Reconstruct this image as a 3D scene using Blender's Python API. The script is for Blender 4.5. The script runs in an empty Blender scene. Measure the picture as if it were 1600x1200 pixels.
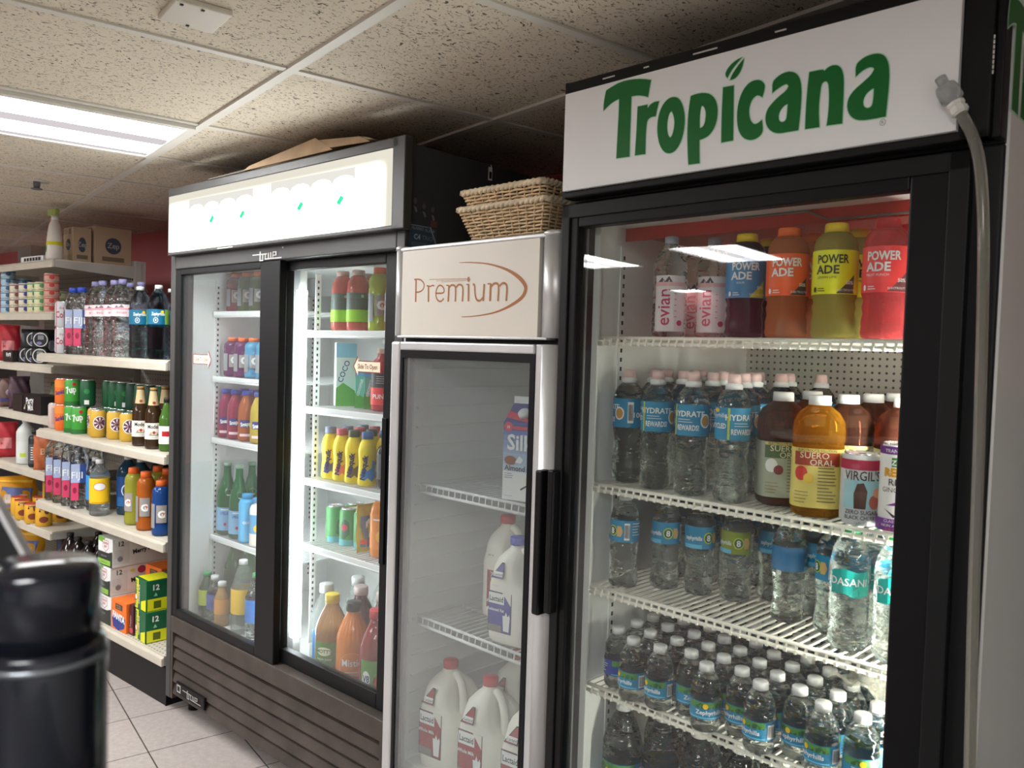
import bpy, bmesh, math, random
from mathutils import Vector, Matrix
S = bpy.context.scene
C = bpy.data.collections.new('store'); S.collection.children.link(C)
PI = math.pi
# ------------------------------------------------------------ camera
cam_d = bpy.data.cameras.new('camera'); cam = bpy.data.objects.new('camera', cam_d); C.objects.link(cam)
CAMP = Vector((0, 0, 1.42))
F = Vector((0, .99920346, -.03990554)); RT = Vector((.9995503, .00119663, .02996262)); UP = RT.cross(F)
M = Matrix(((RT.x, UP.x, -F.x), (RT.y, UP.y, -F.y), (RT.z, UP.z, -F.z))).to_4x4(); M.translation = CAMP
cam.matrix_world = M
cam_d.sensor_width = 36; cam_d.lens = 36 * 1277 / 1600; cam_d.clip_start = .02; cam_d.clip_end = 40
cam_d.dof.use_dof = True; cam_d.dof.focus_distance = 2.3; cam_d.dof.aperture_fstop = 8
S.camera = cam
# ------------------------------------------------------------ view, world, sampling
S.view_settings.view_transform = 'Standard'; S.view_settings.look = 'None'; S.view_settings.gamma = 1
S.view_settings.exposure = 0.7; S.view_settings.use_curve_mapping = False
w = bpy.data.worlds.new('world'); S.world = w; w.use_nodes = True
w.node_tree.nodes['Background'].inputs[0].default_value = (.8, .85, .9, 1); w.node_tree.nodes['Background'].inputs[1].default_value = .1
cy = S.cycles
cy.max_bounces = 14; cy.diffuse_bounces = 4; cy.glossy_bounces = 5; cy.transmission_bounces = 12; cy.transparent_max_bounces = 40
cy.sample_clamp_indirect = 12; cy.caustics_refractive = False; cy.caustics_reflective = False; cy.use_denoising = True
PANEL = 13.0      # ceiling panel emission
HEADER = 4.0     # lit cooler sign
LED = 11.0        # strip inside the sliding door cooler
LED2 = 135.0       # strip inside the tall single door cooler

# ------------------------------------------------------------ materials
MATS = {}
def mat(name, col, rough=.5, metal=0, trans=0, ior=1.45, bump=0, bscale=60, var=0, vscale=8, coat=0, emit=0, spec=.5, alpha=1):
    if name in MATS: return MATS[name]
    m = bpy.data.materials.new(name); m.use_nodes = True; nt = m.node_tree; b = nt.nodes['Principled BSDF']
    b.inputs['Base Color'].default_value = (*col, 1); b.inputs['Roughness'].default_value = rough; b.inputs['Metallic'].default_value = metal
    b.inputs['IOR'].default_value = ior; b.inputs['Transmission Weight'].default_value = trans; b.inputs['Coat Weight'].default_value = coat
    b.inputs['Specular IOR Level'].default_value = spec; b.inputs['Alpha'].default_value = alpha
    if emit: b.inputs['Emission Color'].default_value = (*col, 1); b.inputs['Emission Strength'].default_value = emit
    if bump or var:
        tc = nt.nodes.new('ShaderNodeTexCoord')
    if bump:
        n = nt.nodes.new('ShaderNodeTexNoise'); n.inputs['Scale'].default_value = bscale; nt.links.new(tc.outputs['Object'], n.inputs['Vector'])
        bp = nt.nodes.new('ShaderNodeBump'); bp.inputs['Strength'].default_value = bump; bp.inputs['Distance'].default_value = .004
        nt.links.new(n.outputs['Fac'], bp.inputs['Height']); nt.links.new(bp.outputs['Normal'], b.inputs['Normal'])
    if var:
        n2 = nt.nodes.new('ShaderNodeTexNoise'); n2.inputs['Scale'].default_value = vscale; n2.inputs['Detail'].default_value = 6
        nt.links.new(tc.outputs['Object'], n2.inputs['Vector'])
        mr = nt.nodes.new('ShaderNodeMapRange'); mr.inputs['From Min'].default_value = .3; mr.inputs['From Max'].default_value = .7
        mr.inputs['To Min'].default_value = 1 - var; mr.inputs['To Max'].default_value = 1 + var
        mx = nt.nodes.new('ShaderNodeVectorMath'); mx.operation = 'SCALE'; mx.inputs[0].default_value = col
        nt.links.new(n2.outputs['Fac'], mr.inputs['Value']); nt.links.new(mr.outputs['Result'], mx.inputs['Scale']); nt.links.new(mx.outputs[0], b.inputs['Base Color'])
    MATS[name] = m; return m
def hexc(h):
    v = [int(h[i:i+2], 16) / 255 for i in (0, 2, 4)]
    return tuple(((x + .055) / 1.055) ** 2.4 if x > .04045 else x / 12.92 for x in v)
def ink(h, rough=.45): return mat('ink_' + h, hexc(h), rough)
def emis(name, col, s):
    m = bpy.data.materials.new(name); m.use_nodes = True; nt = m.node_tree; nt.nodes.clear()
    e = nt.nodes.new('ShaderNodeEmission'); e.inputs[0].default_value = (*col, 1); e.inputs[1].default_value = s
    o = nt.nodes.new('ShaderNodeOutputMaterial'); nt.links.new(e.outputs[0], o.inputs[0]); MATS[name] = m; return m
def clear(name, col, wt, rough=.02, ior=1.33, body=0, bodycol=(.8, .85, .85), bump=0):
    """clear plastic with liquid: refraction mixed with straight transparency"""
    m = bpy.data.materials.new(name); m.use_nodes = True; nt = m.node_tree; nt.nodes.clear(); N = nt.nodes.new; L = nt.links.new
    g = N('ShaderNodeBsdfGlass'); g.inputs['Color'].default_value = (*col, 1); g.inputs['Roughness'].default_value = rough; g.inputs['IOR'].default_value = ior
    if bump:
        tc = N('ShaderNodeTexCoord'); no = N('ShaderNodeTexNoise'); no.inputs['Scale'].default_value = 30; no.inputs['Detail'].default_value = 1.5; mp = N('ShaderNodeMapping'); mp.inputs['Scale'].default_value = (1, 1, 2.2); L(tc.outputs['Object'], mp.inputs[0]); L(mp.outputs[0], no.inputs['Vector'])
        bp = N('ShaderNodeBump'); bp.inputs['Strength'].default_value = bump; bp.inputs['Distance'].default_value = .014; L(no.outputs['Fac'], bp.inputs['Height']); L(bp.outputs[0], g.inputs['Normal'])
    t = N('ShaderNodeBsdfTransparent'); t.inputs[0].default_value = (*col, 1)
    mx = N('ShaderNodeMixShader'); mx.inputs[0].default_value = wt; L(g.outputs[0], mx.inputs[1]); L(t.outputs[0], mx.inputs[2])
    out = mx
    if body:
        d = N('ShaderNodeBsdfDiffuse'); d.inputs[0].default_value = (*bodycol, 1)
        m2 = N('ShaderNodeMixShader'); m2.inputs[0].default_value = body; L(mx.outputs[0], m2.inputs[1]); L(d.outputs[0], m2.inputs[2]); out = m2
    o = N('ShaderNodeOutputMaterial'); L(out.outputs[0], o.inputs[0]); MATS[name] = m; return m
def pane(name, tint, haze, refl=1.0):
    """thin door glass: transparent, fresnel mirror, diffuse haze"""
    m = bpy.data.materials.new(name); m.use_nodes = True; nt = m.node_tree; nt.nodes.clear(); N = nt.nodes.new; L = nt.links.new
    t = N('ShaderNodeBsdfTransparent'); t.inputs[0].default_value = (*tint, 1)
    g = N('ShaderNodeBsdfGlossy'); g.inputs['Roughness'].default_value = .015; g.inputs[0].default_value = (refl,) * 3 + (1,)
    fr = N('ShaderNodeFresnel'); ge = N('ShaderNodeNewGeometry'); mi = N('ShaderNodeMapRange'); mi.inputs['To Min'].default_value = 1.5; mi.inputs['To Max'].default_value = 1 / 1.5
    L(ge.outputs['Backfacing'], mi.inputs['Value']); L(mi.outputs['Result'], fr.inputs[0])
    d = N('ShaderNodeBsdfDiffuse'); d.inputs[0].default_value = (.75, .78, .78, 1)
    a = N('ShaderNodeMixShader'); a.inputs[0].default_value = haze; L(t.outputs[0], a.inputs[1]); L(d.outputs[0], a.inputs[2])
    b = N('ShaderNodeMixShader'); L(fr.outputs[0], b.inputs[0]); L(a.outputs[0], b.inputs[1]); L(g.outputs[0], b.inputs[2])
    o = N('ShaderNodeOutputMaterial'); L(b.outputs[0], o.inputs[0]); MATS[name] = m; return m
def dots(name, col, hole, pitch, rad, axes=(0, 2)):
    """perforated board: a square grid of small dark holes"""
    m = mat(name, col, .6); nt = m.node_tree; N = nt.nodes.new; L = nt.links.new; b = nt.nodes['Principled BSDF']
    tc = N('ShaderNodeTexCoord'); sp = N('ShaderNodeSeparateXYZ'); L(tc.outputs['Object'], sp.inputs[0])
    cb = N('ShaderNodeCombineXYZ')
    for i, a in enumerate(axes):
        mo = N('ShaderNodeMath'); mo.operation = 'PINGPONG'; mo.inputs[1].default_value = pitch / 2; L(sp.outputs[a], mo.inputs[0]); L(mo.outputs[0], cb.inputs[i])
    ln = N('ShaderNodeVectorMath'); ln.operation = 'LENGTH'; L(cb.outputs[0], ln.inputs[0])
    lt = N('ShaderNodeMath'); lt.operation = 'LESS_THAN'; lt.inputs[1].default_value = rad; L(ln.outputs['Value'], lt.inputs[0])
    mx = N('ShaderNodeMix'); mx.data_type = 'RGBA'; mx.inputs['A'].default_value = (*col, 1); mx.inputs['B'].default_value = (*hole, 1)
    L(lt.outputs[0], mx.inputs['Factor']); L(mx.outputs['Result'], b.inputs['Base Color']); return m

# ------------------------------------------------------------ mesh building
class MB:
    def __init__(s): s.v = []; s.f = []; s.m = []; s.sm = []; s.mats = []
    def mi(s, m):
        if m not in s.mats: s.mats.append(m)
        return s.mats.index(m)
    def add(s, vs, fs, m, smooth=False):
        o = len(s.v); k = s.mi(m); s.v += [tuple(v) for v in vs]
        for f in fs: s.f.append(tuple(i + o for i in f)); s.m.append(k); s.sm.append(smooth)
    def box(s, x0, y0, z0, x1, y1, z1, m, bev=0, T=None):
        if bev:
            bm = bmesh.new(); bmesh.ops.create_cube(bm, size=1)
            for v in bm.verts: v.co = Vector((x0 + (x1 - x0) * (v.co.x + .5), y0 + (y1 - y0) * (v.co.y + .5), z0 + (z1 - z0) * (v.co.z + .5)))
            bmesh.ops.bevel(bm, geom=bm.edges[:], offset=min(bev, .45 * min(x1 - x0, y1 - y0, z1 - z0)), segments=2, affect='EDGES', profile=.5)
            vs = [v.co.copy() for v in bm.verts]; bm.verts.index_update(); fs = [[v.index for v in f.verts] for f in bm.faces]; bm.free()
        else:
            vs = [Vector(p) for p in ((x0, y0, z0), (x1, y0, z0), (x1, y1, z0), (x0, y1, z0), (x0, y0, z1), (x1, y0, z1), (x1, y1, z1), (x0, y1, z1))]
            fs = [(0, 3, 2, 1), (4, 5, 6, 7), (0, 1, 5, 4), (1, 2, 6, 5), (2, 3, 7, 6), (3, 0, 4, 7)]
        if T: vs = [T @ v for v in vs]
        s.add(vs, fs, m); return s
    def lathe(s, prof, m, n=20, rib=None, sq=None, c=(0, 0), caps=True, T=None, ell=1.0, smooth=True, a0=0):
        """prof: (r, z) pairs from the bottom up. rib=(count, amp, z0, z1). sq: superellipse exponent"""
        vs = []; fs = []
        for r, z in prof:
            for i in range(n):
                a = 2 * PI * i / n + a0; rr = r
                if sq:
                    rr = r / ((abs(math.cos(a)) ** sq + abs(math.sin(a)) ** sq) ** (1 / sq))
                if rib and rib[2] <= z <= rib[3]: rr += rib[1] * math.cos(rib[0] * a)
                v = Vector((c[0] + rr * math.cos(a), c[1] + rr * ell * math.sin(a), z)); vs.append(T @ v if T else v)
        k = len(prof)
        for j in range(k - 1):
            for i in range(n):
                a = j * n + i; b = j * n + (i + 1) % n; fs.append((a, b, b + n, a + n))
        if caps: fs.append(tuple(range(n - 1, -1, -1))); fs.append(tuple((k - 1) * n + i for i in range(n)))
        s.add(vs, fs, m, smooth); return s
    def tube(s, pts, r, m, n=6, rads=None, smooth=True, caps=True):
        pts = [Vector(p) for p in pts]; vs = []; fs = []; prev = None
        for i, p in enumerate(pts):
            d = (pts[min(i + 1, len(pts) - 1)] - pts[max(i - 1, 0)]).normalized()
            if prev is None:
                u = d.orthogonal().normalized()
            else:
                u = (prev - d * prev.dot(d)); u = u.normalized() if u.length > 1e-6 else d.orthogonal().normalized()
            prev = u; v = d.cross(u); rr = rads[i] if rads else r
            for k in range(n):
                a = 2 * PI * k / n; vs.append(p + (u * math.cos(a) + v * math.sin(a)) * rr)
        for i in range(len(pts) - 1):
            for k in range(n):
                a = i * n + k; b = i * n + (k + 1) % n; fs.append((a, b, b + n, a + n))
        if caps: fs.append(tuple(range(n - 1, -1, -1))); fs.append(tuple((len(pts) - 1) * n + i for i in range(n)))
        s.add(vs, fs, m, smooth); return s
    def rod(s, a, b, r, m, n=4): return s.tube([a, b], r, m, n, smooth=n > 4)
    def prism(s, poly, m, to3, depth=None):
        """outline in 2-D (convex or not), to3 maps (x, y, layer) to 3-D; optional thickness"""
        n = len(poly)
        if depth is None:
            s.add([to3(x, y, 0) for x, y in poly], [tuple(range(n))], m)
        else:
            vs = [to3(x, y, 0) for x, y in poly] + [to3(x, y, depth) for x, y in poly]
            s.add(vs, [tuple(range(n - 1, -1, -1)), tuple(range(n, 2 * n))] + [(i, (i + 1) % n, (i + 1) % n + n, i + n) for i in range(n)], m)
        return s
    def build(s, name, parent=None, loc=None, rotz=0):
        me = bpy.data.meshes.new(name); me.from_pydata(s.v, [], s.f)
        for m in s.mats: me.materials.append(m)
        for p, k, q in zip(me.polygons, s.m, s.sm): p.material_index = k; p.use_smooth = q
        me.update()
        o = bpy.data.objects.new(name, me); C.objects.link(o)
        if parent: o.parent = parent
        if loc is not None: o.location = loc
        o.rotation_euler.z = rotz
        return o
def tag(o, label=None, cat=None, group=None, kind=None):
    if label: o['label'] = label
    if cat: o['category'] = cat
    if group: o['group'] = group
    if kind: o['kind'] = kind
    return o
def empty(name, loc=(0, 0, 0), rz=0):
    o = bpy.data.objects.new(name, None); C.objects.link(o); o.location = loc; o.rotation_euler.z = rz; o.empty_display_size = .05; return o
class Cab:
    """a frame of reference: u to the right along a front, v into it, z up"""
    def __init__(s, th, ox, oy):
        s.a = -math.radians(90 - th); s.X = Vector((math.cos(s.a), math.sin(s.a), 0)); s.Y = Vector((-math.sin(s.a), math.cos(s.a), 0)); s.O = Vector((ox, oy, 0))
    def w(s, u, v, z): return s.O + s.X * u + s.Y * v + Vector((0, 0, z))
GON = Cab(50.5, -1.319, 3.109); SLI = Cab(48.4, -1.306, 3.113); SIL = Cab(45.8, -.322, 2.173); JUI = Cab(45.1, .109, 1.75); CEI = Cab(38.1, 0, 0)
# ------------------------------------------------------------ lettering and flat print
TC = {}
def text2d(st, h, bold=0.0):
    k = (st, round(bold, 3))
    if k not in TC:
        cu = bpy.data.curves.new('t', 'FONT'); cu.body = st; cu.size = 1; cu.offset = bold; cu.resolution_u = 2; cu.fill_mode = 'FRONT'
        o = bpy.data.objects.new('t', cu); C.objects.link(o); dg = bpy.context.evaluated_depsgraph_get(); me = bpy.data.meshes.new_from_object(o.evaluated_get(dg))
        vs = [(v.co.x, v.co.y) for v in me.vertices]; fs = [tuple(p.vertices) for p in me.polygons]
        bpy.data.objects.remove(o); bpy.data.curves.remove(cu); bpy.data.meshes.remove(me)
        xs = [v[0] for v in vs] or [0]; x0, x1 = min(xs), max(xs)
        TC[k] = ([(x - (x0 + x1) / 2, y) for x, y in vs], fs, x1 - x0)
    vs, fs, wd = TC[k]; sc = h / .7
    return [(x * sc, y * sc) for x, y in vs], fs, wd * sc
EPS = .0004
def cut(P, x, sgn):
    R_ = []
    for q in range(len(P)):
        a, b = P[q - 1], P[q]; ia, ib = (a[0] - x) * sgn >= 0, (b[0] - x) * sgn >= 0
        if ia != ib: t = (x - a[0]) / (b[0] - a[0]); R_.append((x, a[1] + (b[1] - a[1]) * t))
        if ib: R_.append(b)
    return R_
def art(mb, items, to3, base=1):
    """print shapes: to3(s, t, height above the surface)"""
    for i, it in enumerate(items):
        e = EPS * (base + i * .6) if i < 14 else EPS * (base + 8.4 + (i - 14) * .15)
        k = it[0]
        if k == 'rect':
            _, a, b, c, d, m = it; n = max(1, int(abs(c - a) / .006)); n = min(n, 24)
            vs = []; 
            for j in range(n + 1): x = a + (c - a) * j / n; vs += [to3(x, b, e), to3(x, d, e)]
            mb.add(vs, [(2 * j, 2 * j + 2, 2 * j + 3, 2 * j + 1) for j in range(n)], m)
        elif k == 'ell':
            _, a, b, rx, ry, m = it
            if rx > .006:
                P0 = [(a + rx * math.cos(2 * PI * j / 20), b + ry * math.sin(2 * PI * j / 20)) for j in range(20)]; n = max(1, int(rx * 2 / .006))
                for j in range(n):
                    P = cut(cut(P0, a - rx + 2 * rx * j / n, 1), a - rx + 2 * rx * (j + 1) / n, -1)
                    if len(P) > 2: mb.add([to3(x, y, e) for x, y in P], [tuple(range(len(P)))], m)
                continue
            vs = [to3(a, b, e)] + [to3(a + rx * math.cos(2 * PI * j / 18), b + ry * math.sin(2 * PI * j / 18), e) for j in range(18)]
            mb.add(vs, [(0, 1 + j, 1 + (j + 1) % 18) for j in range(18)], m)
        elif k == 'ring':
            _, a, b, rx, ry, wd, m = it; vs = []
            for j in range(24):
                q = 2 * PI * j / 24; vs += [to3(a + rx * math.cos(q), b + ry * math.sin(q), e), to3(a + (rx - wd) * math.cos(q), b + (ry - wd) * math.sin(q), e)]
            mb.add(vs, [(2 * j, (2 * j + 2) % 48, (2 * j + 3) % 48, 2 * j + 1) for j in range(24)], m)
        elif k == 'poly':
            xs = [p[0] for p in it[1]]; x0, x1 = min(xs), max(xs); n = max(1, int((x1 - x0) / .009)) if x1 - x0 < .25 else 1
            for j in range(n):
                P = it[1]
                if n > 1: P = cut(cut(P, x0 + (x1 - x0) * j / n, 1), x0 + (x1 - x0) * (j + 1) / n, -1)
                if len(P) > 2: mb.add([to3(x, y, e) for x, y in P], [tuple(range(len(P)))], it[2])
        elif k == 'txt':
            st, a, b, h, m = it[1:6]; rot = it[6] if len(it) > 6 else 0; bold = it[7] if len(it) > 7 else 0; wmax = it[8] if len(it) > 8 else None
            vs, fs, wd = text2d(st, h, bold); kx = min(1, wmax / wd) if wmax and wd else 1
            cr, sr = math.cos(math.radians(rot)), math.sin(math.radians(rot))
            q2 = [(a + x * kx * cr - y * sr, b + x * kx * sr + y * cr) for x, y in vs]
            if to3(.02, 0, 0)[1] == to3(0, 0, 0)[1] or to3(.02, 0, 0)[0] == to3(0, 0, 0)[0]: mb.add([to3(x, y, e) for x, y in q2], fs, m); continue
            V_, F_ = [], []
            for f_ in fs:
                P0 = [q2[j] for j in f_]; xs = [p[0] for p in P0]; x0, x1 = min(xs), max(xs); n = max(1, math.ceil((x1 - x0) / .007))
                for j in range(n):
                    P = P0
                    if n > 1: P = cut(cut(P, x0 + (x1 - x0) * j / n, 1), x0 + (x1 - x0) * (j + 1) / n, -1)
                    if len(P) > 2: F_.append(tuple(range(len(V_), len(V_) + len(P)))); V_ += [to3(x, y, e) for x, y in P]
            mb.add(V_, F_, m)
def cylmap(rf, ell=1.0, sq=None):
    def f(s_, t, e):
        r = rf(t) if callable(rf) else rf
        a = s_ / r
        if sq: r = r / ((abs(math.cos(a)) ** sq + abs(math.sin(a)) ** sq) ** (1 / sq))
        r += e; return (r * math.sin(a), -r * ell * math.cos(a), t)
    return f
def frontmap(y=0): return lambda s_, t, e: (s_, y - e, t)
def rightmap(x=0): return lambda s_, t, e: (x + e, s_, t)
def leftmap(x=0): return lambda s_, t, e: (x - e, -s_, t)
def barcode(s0, z0, wd, ht, seed=1):
    rnd = random.Random(seed); L = [('rect', s0, z0, s0 + wd, z0 + ht, ink('f2f2f0'))]; x = s0 + wd * .08
    while x < s0 + wd * .9:
        b = wd * rnd.choice((.03, .05, .08)); L.append(('rect', x, z0 + ht * .12, x + b, z0 + ht * .9, ink('202020'))); x += b + wd * rnd.choice((.04, .06))
    return L
def fine(s0, z0, wd, n, gap, m, seed=1, th=.0012):
    """rows of print too small to read"""
    rnd = random.Random(seed); L = []
    for i in range(n): L.append(('rect', s0, z0 - i * gap, s0 + wd * rnd.uniform(.6, 1), z0 - i * gap + th, m))
    return L
# ------------------------------------------------------------ placing things
USED = set()
def copy_tree(o, parent=None, lvl=0):
    c = o.copy(); C.objects.link(c); c.parent = parent
    for ch in list(o.children): copy_tree(ch, c, lvl + 1)
    return c
def place(proto, cab, u, v, z, label, group=None, rot=None, face=None, tilt=None):
    if proto.name in USED: o = copy_tree(proto)
    else: o = proto; USED.add(proto.name)
    P = cab.w(u, v, z); o.location = P
    if face is not None: a = math.atan2(CAMP.x - P.x, -(CAMP.y - P.y)) + math.radians(face)
    else: a = cab.a + math.radians(rot or 0)
    o.rotation_euler = (0, 0, a)
    if tilt: o.rotation_euler = (math.radians(tilt[0]), math.radians(tilt[1]), a)
    o['label'] = label
    if group: o['group'] = group
    elif 'group' in o: del o['group']
    return o
ORD = ['', 'first', 'second', 'third', 'fourth', 'fifth', 'sixth', 'seventh', 'eighth', 'ninth', 'tenth', 'eleventh', 'twelfth']

JUICE_LOGO = [('T',[(0.1163,0.1935),(0.1301,0.1977),(0.1474,0.202),(0.167,0.2027),(0.1889,0.2006),(0.2081,0.1964),(0.2242,0.1913),(0.2217,0.1789),(0.2186,0.1602),(0.2095,0.1643),(0.1951,0.1684),(0.1794,0.1692),(0.1792,0.147),(0.1792,0.1199),(0.179,0.087),(0.1795,0.0539),(0.1474,0.055),(0.148,0.086),(0.1489,0.1213),(0.1496,0.1525),(0.1493,0.1702),(0.1389,0.1683),(0.1265,0.1638),(0.1111,0.1541),(0.111,0.1677),(0.113,0.1813)],None),('r',[(0.1948,0.147),(0.2178,0.1465),(0.2185,0.1397),(0.2255,0.146),(0.2346,0.1486),(0.2445,0.1476),(0.2409,0.1355),(0.2381,0.1209),(0.2277,0.1213),(0.2209,0.1183),(0.2179,0.1132),(0.2166,0.0943),(0.2167,0.0752),(0.217,0.0534),(0.1925,0.0543),(0.1933,0.0789),(0.1943,0.1057),(0.1945,0.1288)],None),('o',[(0.2797,0.149),(0.2898,0.1429),(0.2981,0.1285),(0.3027,0.1093),(0.3026,0.091),(0.2995,0.0732),(0.2926,0.0577),(0.2831,0.0481),(0.2703,0.0459),(0.2583,0.0518),(0.2486,0.0664),(0.2431,0.0861),(0.2423,0.1051),(0.2443,0.1217),(0.2501,0.1357),(0.2598,0.146),(0.2697,0.1496)],[(0.2735,0.1235),(0.2779,0.1156),(0.2807,0.1022),(0.2795,0.0894),(0.2762,0.0788),(0.2723,0.0754),(0.2679,0.0802),(0.2649,0.0919),(0.2647,0.105),(0.2671,0.1176),(0.2704,0.1226)]),('p',[(0.3136,0.1438),(0.3263,0.1453),(0.341,0.1441),(0.3537,0.1395),(0.3633,0.1304),(0.3689,0.1187),(0.371,0.1041),(0.3693,0.0885),(0.3637,0.0752),(0.3549,0.066),(0.3458,0.0624),(0.3356,0.061),(0.3362,0.0419),(0.3377,0.0191),(0.314,0.0196),(0.3111,0.0457),(0.309,0.079),(0.3092,0.1082),(0.3111,0.1279)],[(0.3374,0.1216),(0.3421,0.1193),(0.3461,0.1105),(0.3467,0.1014),(0.3455,0.0909),(0.3417,0.0834),(0.3354,0.0823),(0.3346,0.0928),(0.3346,0.1108)]),('i',[(0.3794,0.1458),(0.4007,0.1449),(0.4022,0.0984),(0.4037,0.0493),(0.3802,0.0491),(0.3787,0.0957)],None),('l1',[(0.4152,0.1903),(0.4036,0.1878),(0.394,0.183),(0.3864,0.1759),(0.3831,0.1696),(0.384,0.1642),(0.3875,0.1603),(0.3946,0.1715),(0.404,0.1808)],None),('l2',[(0.4188,0.1873),(0.4168,0.177),(0.4133,0.1674),(0.4078,0.16),(0.4012,0.1558),(0.3923,0.1554),(0.3959,0.1634),(0.4033,0.1731),(0.4117,0.1816)],None),('c',[(0.4467,0.145),(0.4544,0.1412),(0.4604,0.1329),(0.4589,0.123),(0.4562,0.1134),(0.4498,0.118),(0.4442,0.1188),(0.4368,0.1137),(0.4323,0.1009),(0.4322,0.0906),(0.4356,0.0779),(0.4426,0.0702),(0.4501,0.0711),(0.4568,0.0759),(0.4592,0.0636),(0.4593,0.0542),(0.4531,0.0476),(0.4438,0.0443),(0.4333,0.0451),(0.4225,0.0508),(0.4142,0.0626),(0.4102,0.0772),(0.409,0.0948),(0.4106,0.1119),(0.416,0.1282),(0.4251,0.1401),(0.4354,0.1452)],None),('a1',[(0.4731,0.1353),(0.481,0.142),(0.4916,0.1464),(0.5041,0.1467),(0.5149,0.1414),(0.5214,0.1326),(0.5249,0.1196),(0.5261,0.103),(0.5255,0.0801),(0.5246,0.0639),(0.5231,0.0469),(0.5069,0.0471),(0.4908,0.047),(0.4798,0.05),(0.4703,0.0575),(0.4643,0.0678),(0.4628,0.0799),(0.466,0.0912),(0.4738,0.0998),(0.4861,0.1092),(0.4984,0.1159),(0.5025,0.1225),(0.4997,0.1268),(0.4925,0.1263),(0.4819,0.1217),(0.474,0.1166)],[(0.5026,0.0935),(0.5019,0.0779),(0.5009,0.0681),(0.4957,0.0648),(0.4899,0.0667),(0.4875,0.0721),(0.4875,0.0797),(0.4908,0.0866),(0.4968,0.0921)]),('n',[(0.5375,0.1381),(0.5598,0.1378),(0.563,0.1345),(0.5678,0.1387),(0.5759,0.1406),(0.5842,0.1388),(0.5909,0.1321),(0.5948,0.1194),(0.5958,0.1034),(0.5959,0.0766),(0.5958,0.0453),(0.5704,0.0462),(0.5721,0.0619),(0.5728,0.0842),(0.5711,0.1101),(0.5679,0.1168),(0.5638,0.1177),(0.5589,0.1142),(0.5572,0.0968),(0.5561,0.0745),(0.5587,0.0459),(0.5345,0.0466),(0.5343,0.0785),(0.5353,0.1109)],None),('a2',[(0.6129,0.1324),(0.6208,0.1395),(0.6315,0.1432),(0.6437,0.1434),(0.6529,0.1402),(0.6592,0.1337),(0.6635,0.1229),(0.6652,0.1074),(0.6651,0.0877),(0.6639,0.0667),(0.6627,0.0441),(0.6468,0.0438),(0.6299,0.0442),(0.6188,0.0465),(0.6098,0.0528),(0.6038,0.0625),(0.602,0.0738),(0.6044,0.0844),(0.6119,0.0939),(0.6241,0.1023),(0.6375,0.1118),(0.642,0.12),(0.6393,0.1237),(0.6323,0.1245),(0.6232,0.1211),(0.6138,0.1141)],[(0.6428,0.0907),(0.6426,0.0754),(0.6413,0.0649),(0.6368,0.0618),(0.6305,0.0635),(0.6275,0.069),(0.6276,0.0767),(0.6311,0.0838),(0.6371,0.0888)])]
PREMIUM_STROKES = [([(0.0925,1.5976),(0.0931,1.5395)],0.0057),([(0.085,1.5973),(0.106,1.5975),(0.1214,1.5905),(0.1269,1.5797),(0.1206,1.5692),(0.1074,1.5643),(0.0955,1.5646)],0.0037),([(0.1428,1.5791),(0.1441,1.5385)],0.0057),([(0.1352,1.5798),(0.1428,1.5787),(0.1501,1.5768),(0.1582,1.5803),(0.1657,1.5779)],0.0033),([(0.1736,1.5592),(0.2049,1.5588),(0.2018,1.573),(0.1888,1.58),(0.1778,1.5758),(0.1718,1.5635),(0.1734,1.5488),(0.1825,1.5398),(0.1937,1.5383),(0.2029,1.546)],0.004),([(0.2111,1.5778),(0.2205,1.5775)],0.0031),([(0.2212,1.5775),(0.2197,1.5373)],0.0057),([(0.2223,1.5723),(0.2298,1.5786),(0.2423,1.5767),(0.2463,1.5695),(0.246,1.5372)],0.0049),([(0.2471,1.5715),(0.256,1.5789),(0.2682,1.5768),(0.2731,1.5686),(0.2714,1.5367)],0.0049),([(0.2841,1.5773),(0.293,1.5776)],0.0031),([(0.2921,1.578),(0.2932,1.5368)],0.0057),([(0.307,1.5771),(0.3137,1.5762),(0.3152,1.5553),(0.3202,1.5412),(0.3291,1.5366),(0.3376,1.5388),(0.3445,1.5466)],0.0049),([(0.3467,1.5765),(0.3444,1.5363)],0.0057),([(0.3575,1.5761),(0.3683,1.5763)],0.0031),([(0.3683,1.5763),(0.3677,1.5358)],0.0062),([(0.3691,1.5694),(0.38,1.5772),(0.3925,1.576),(0.3957,1.5666),(0.3942,1.5352)],0.0053),([(0.397,1.5694),(0.4076,1.5768),(0.4172,1.5755),(0.423,1.5676),(0.4208,1.5347)],0.0053),([(0.1461,1.5948),(0.2856,1.5919)],0.0011),([(0.1724,1.5902),(0.2857,1.5895)],0.0009),([(0.1918,1.5868),(0.2858,1.5867)],0.0009)]
PREMIUM_ARC = [(0.2569,1.6314,0.0013),(0.2885,1.6303,0.0026),(0.318,1.6277,0.0031),(0.3499,1.6245,0.0035),(0.3811,1.6181,0.0044),(0.4117,1.6098,0.0057),(0.4391,1.599,0.0079),(0.4635,1.5851,0.0097),(0.4784,1.5713,0.0101),(0.4827,1.5618,0.0101),(0.478,1.5489,0.0097),(0.4655,1.5379,0.0084),(0.4447,1.5279,0.0071),(0.4183,1.5178,0.0053),(0.3884,1.5095,0.004),(0.352,1.5041,0.0031),(0.3057,1.5001,0.0022),(0.2698,1.4998,0.0018)]
REG = (0.6585, 1.7864)
PREMIUM_DOT = (0.2917, 1.5895)

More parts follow.
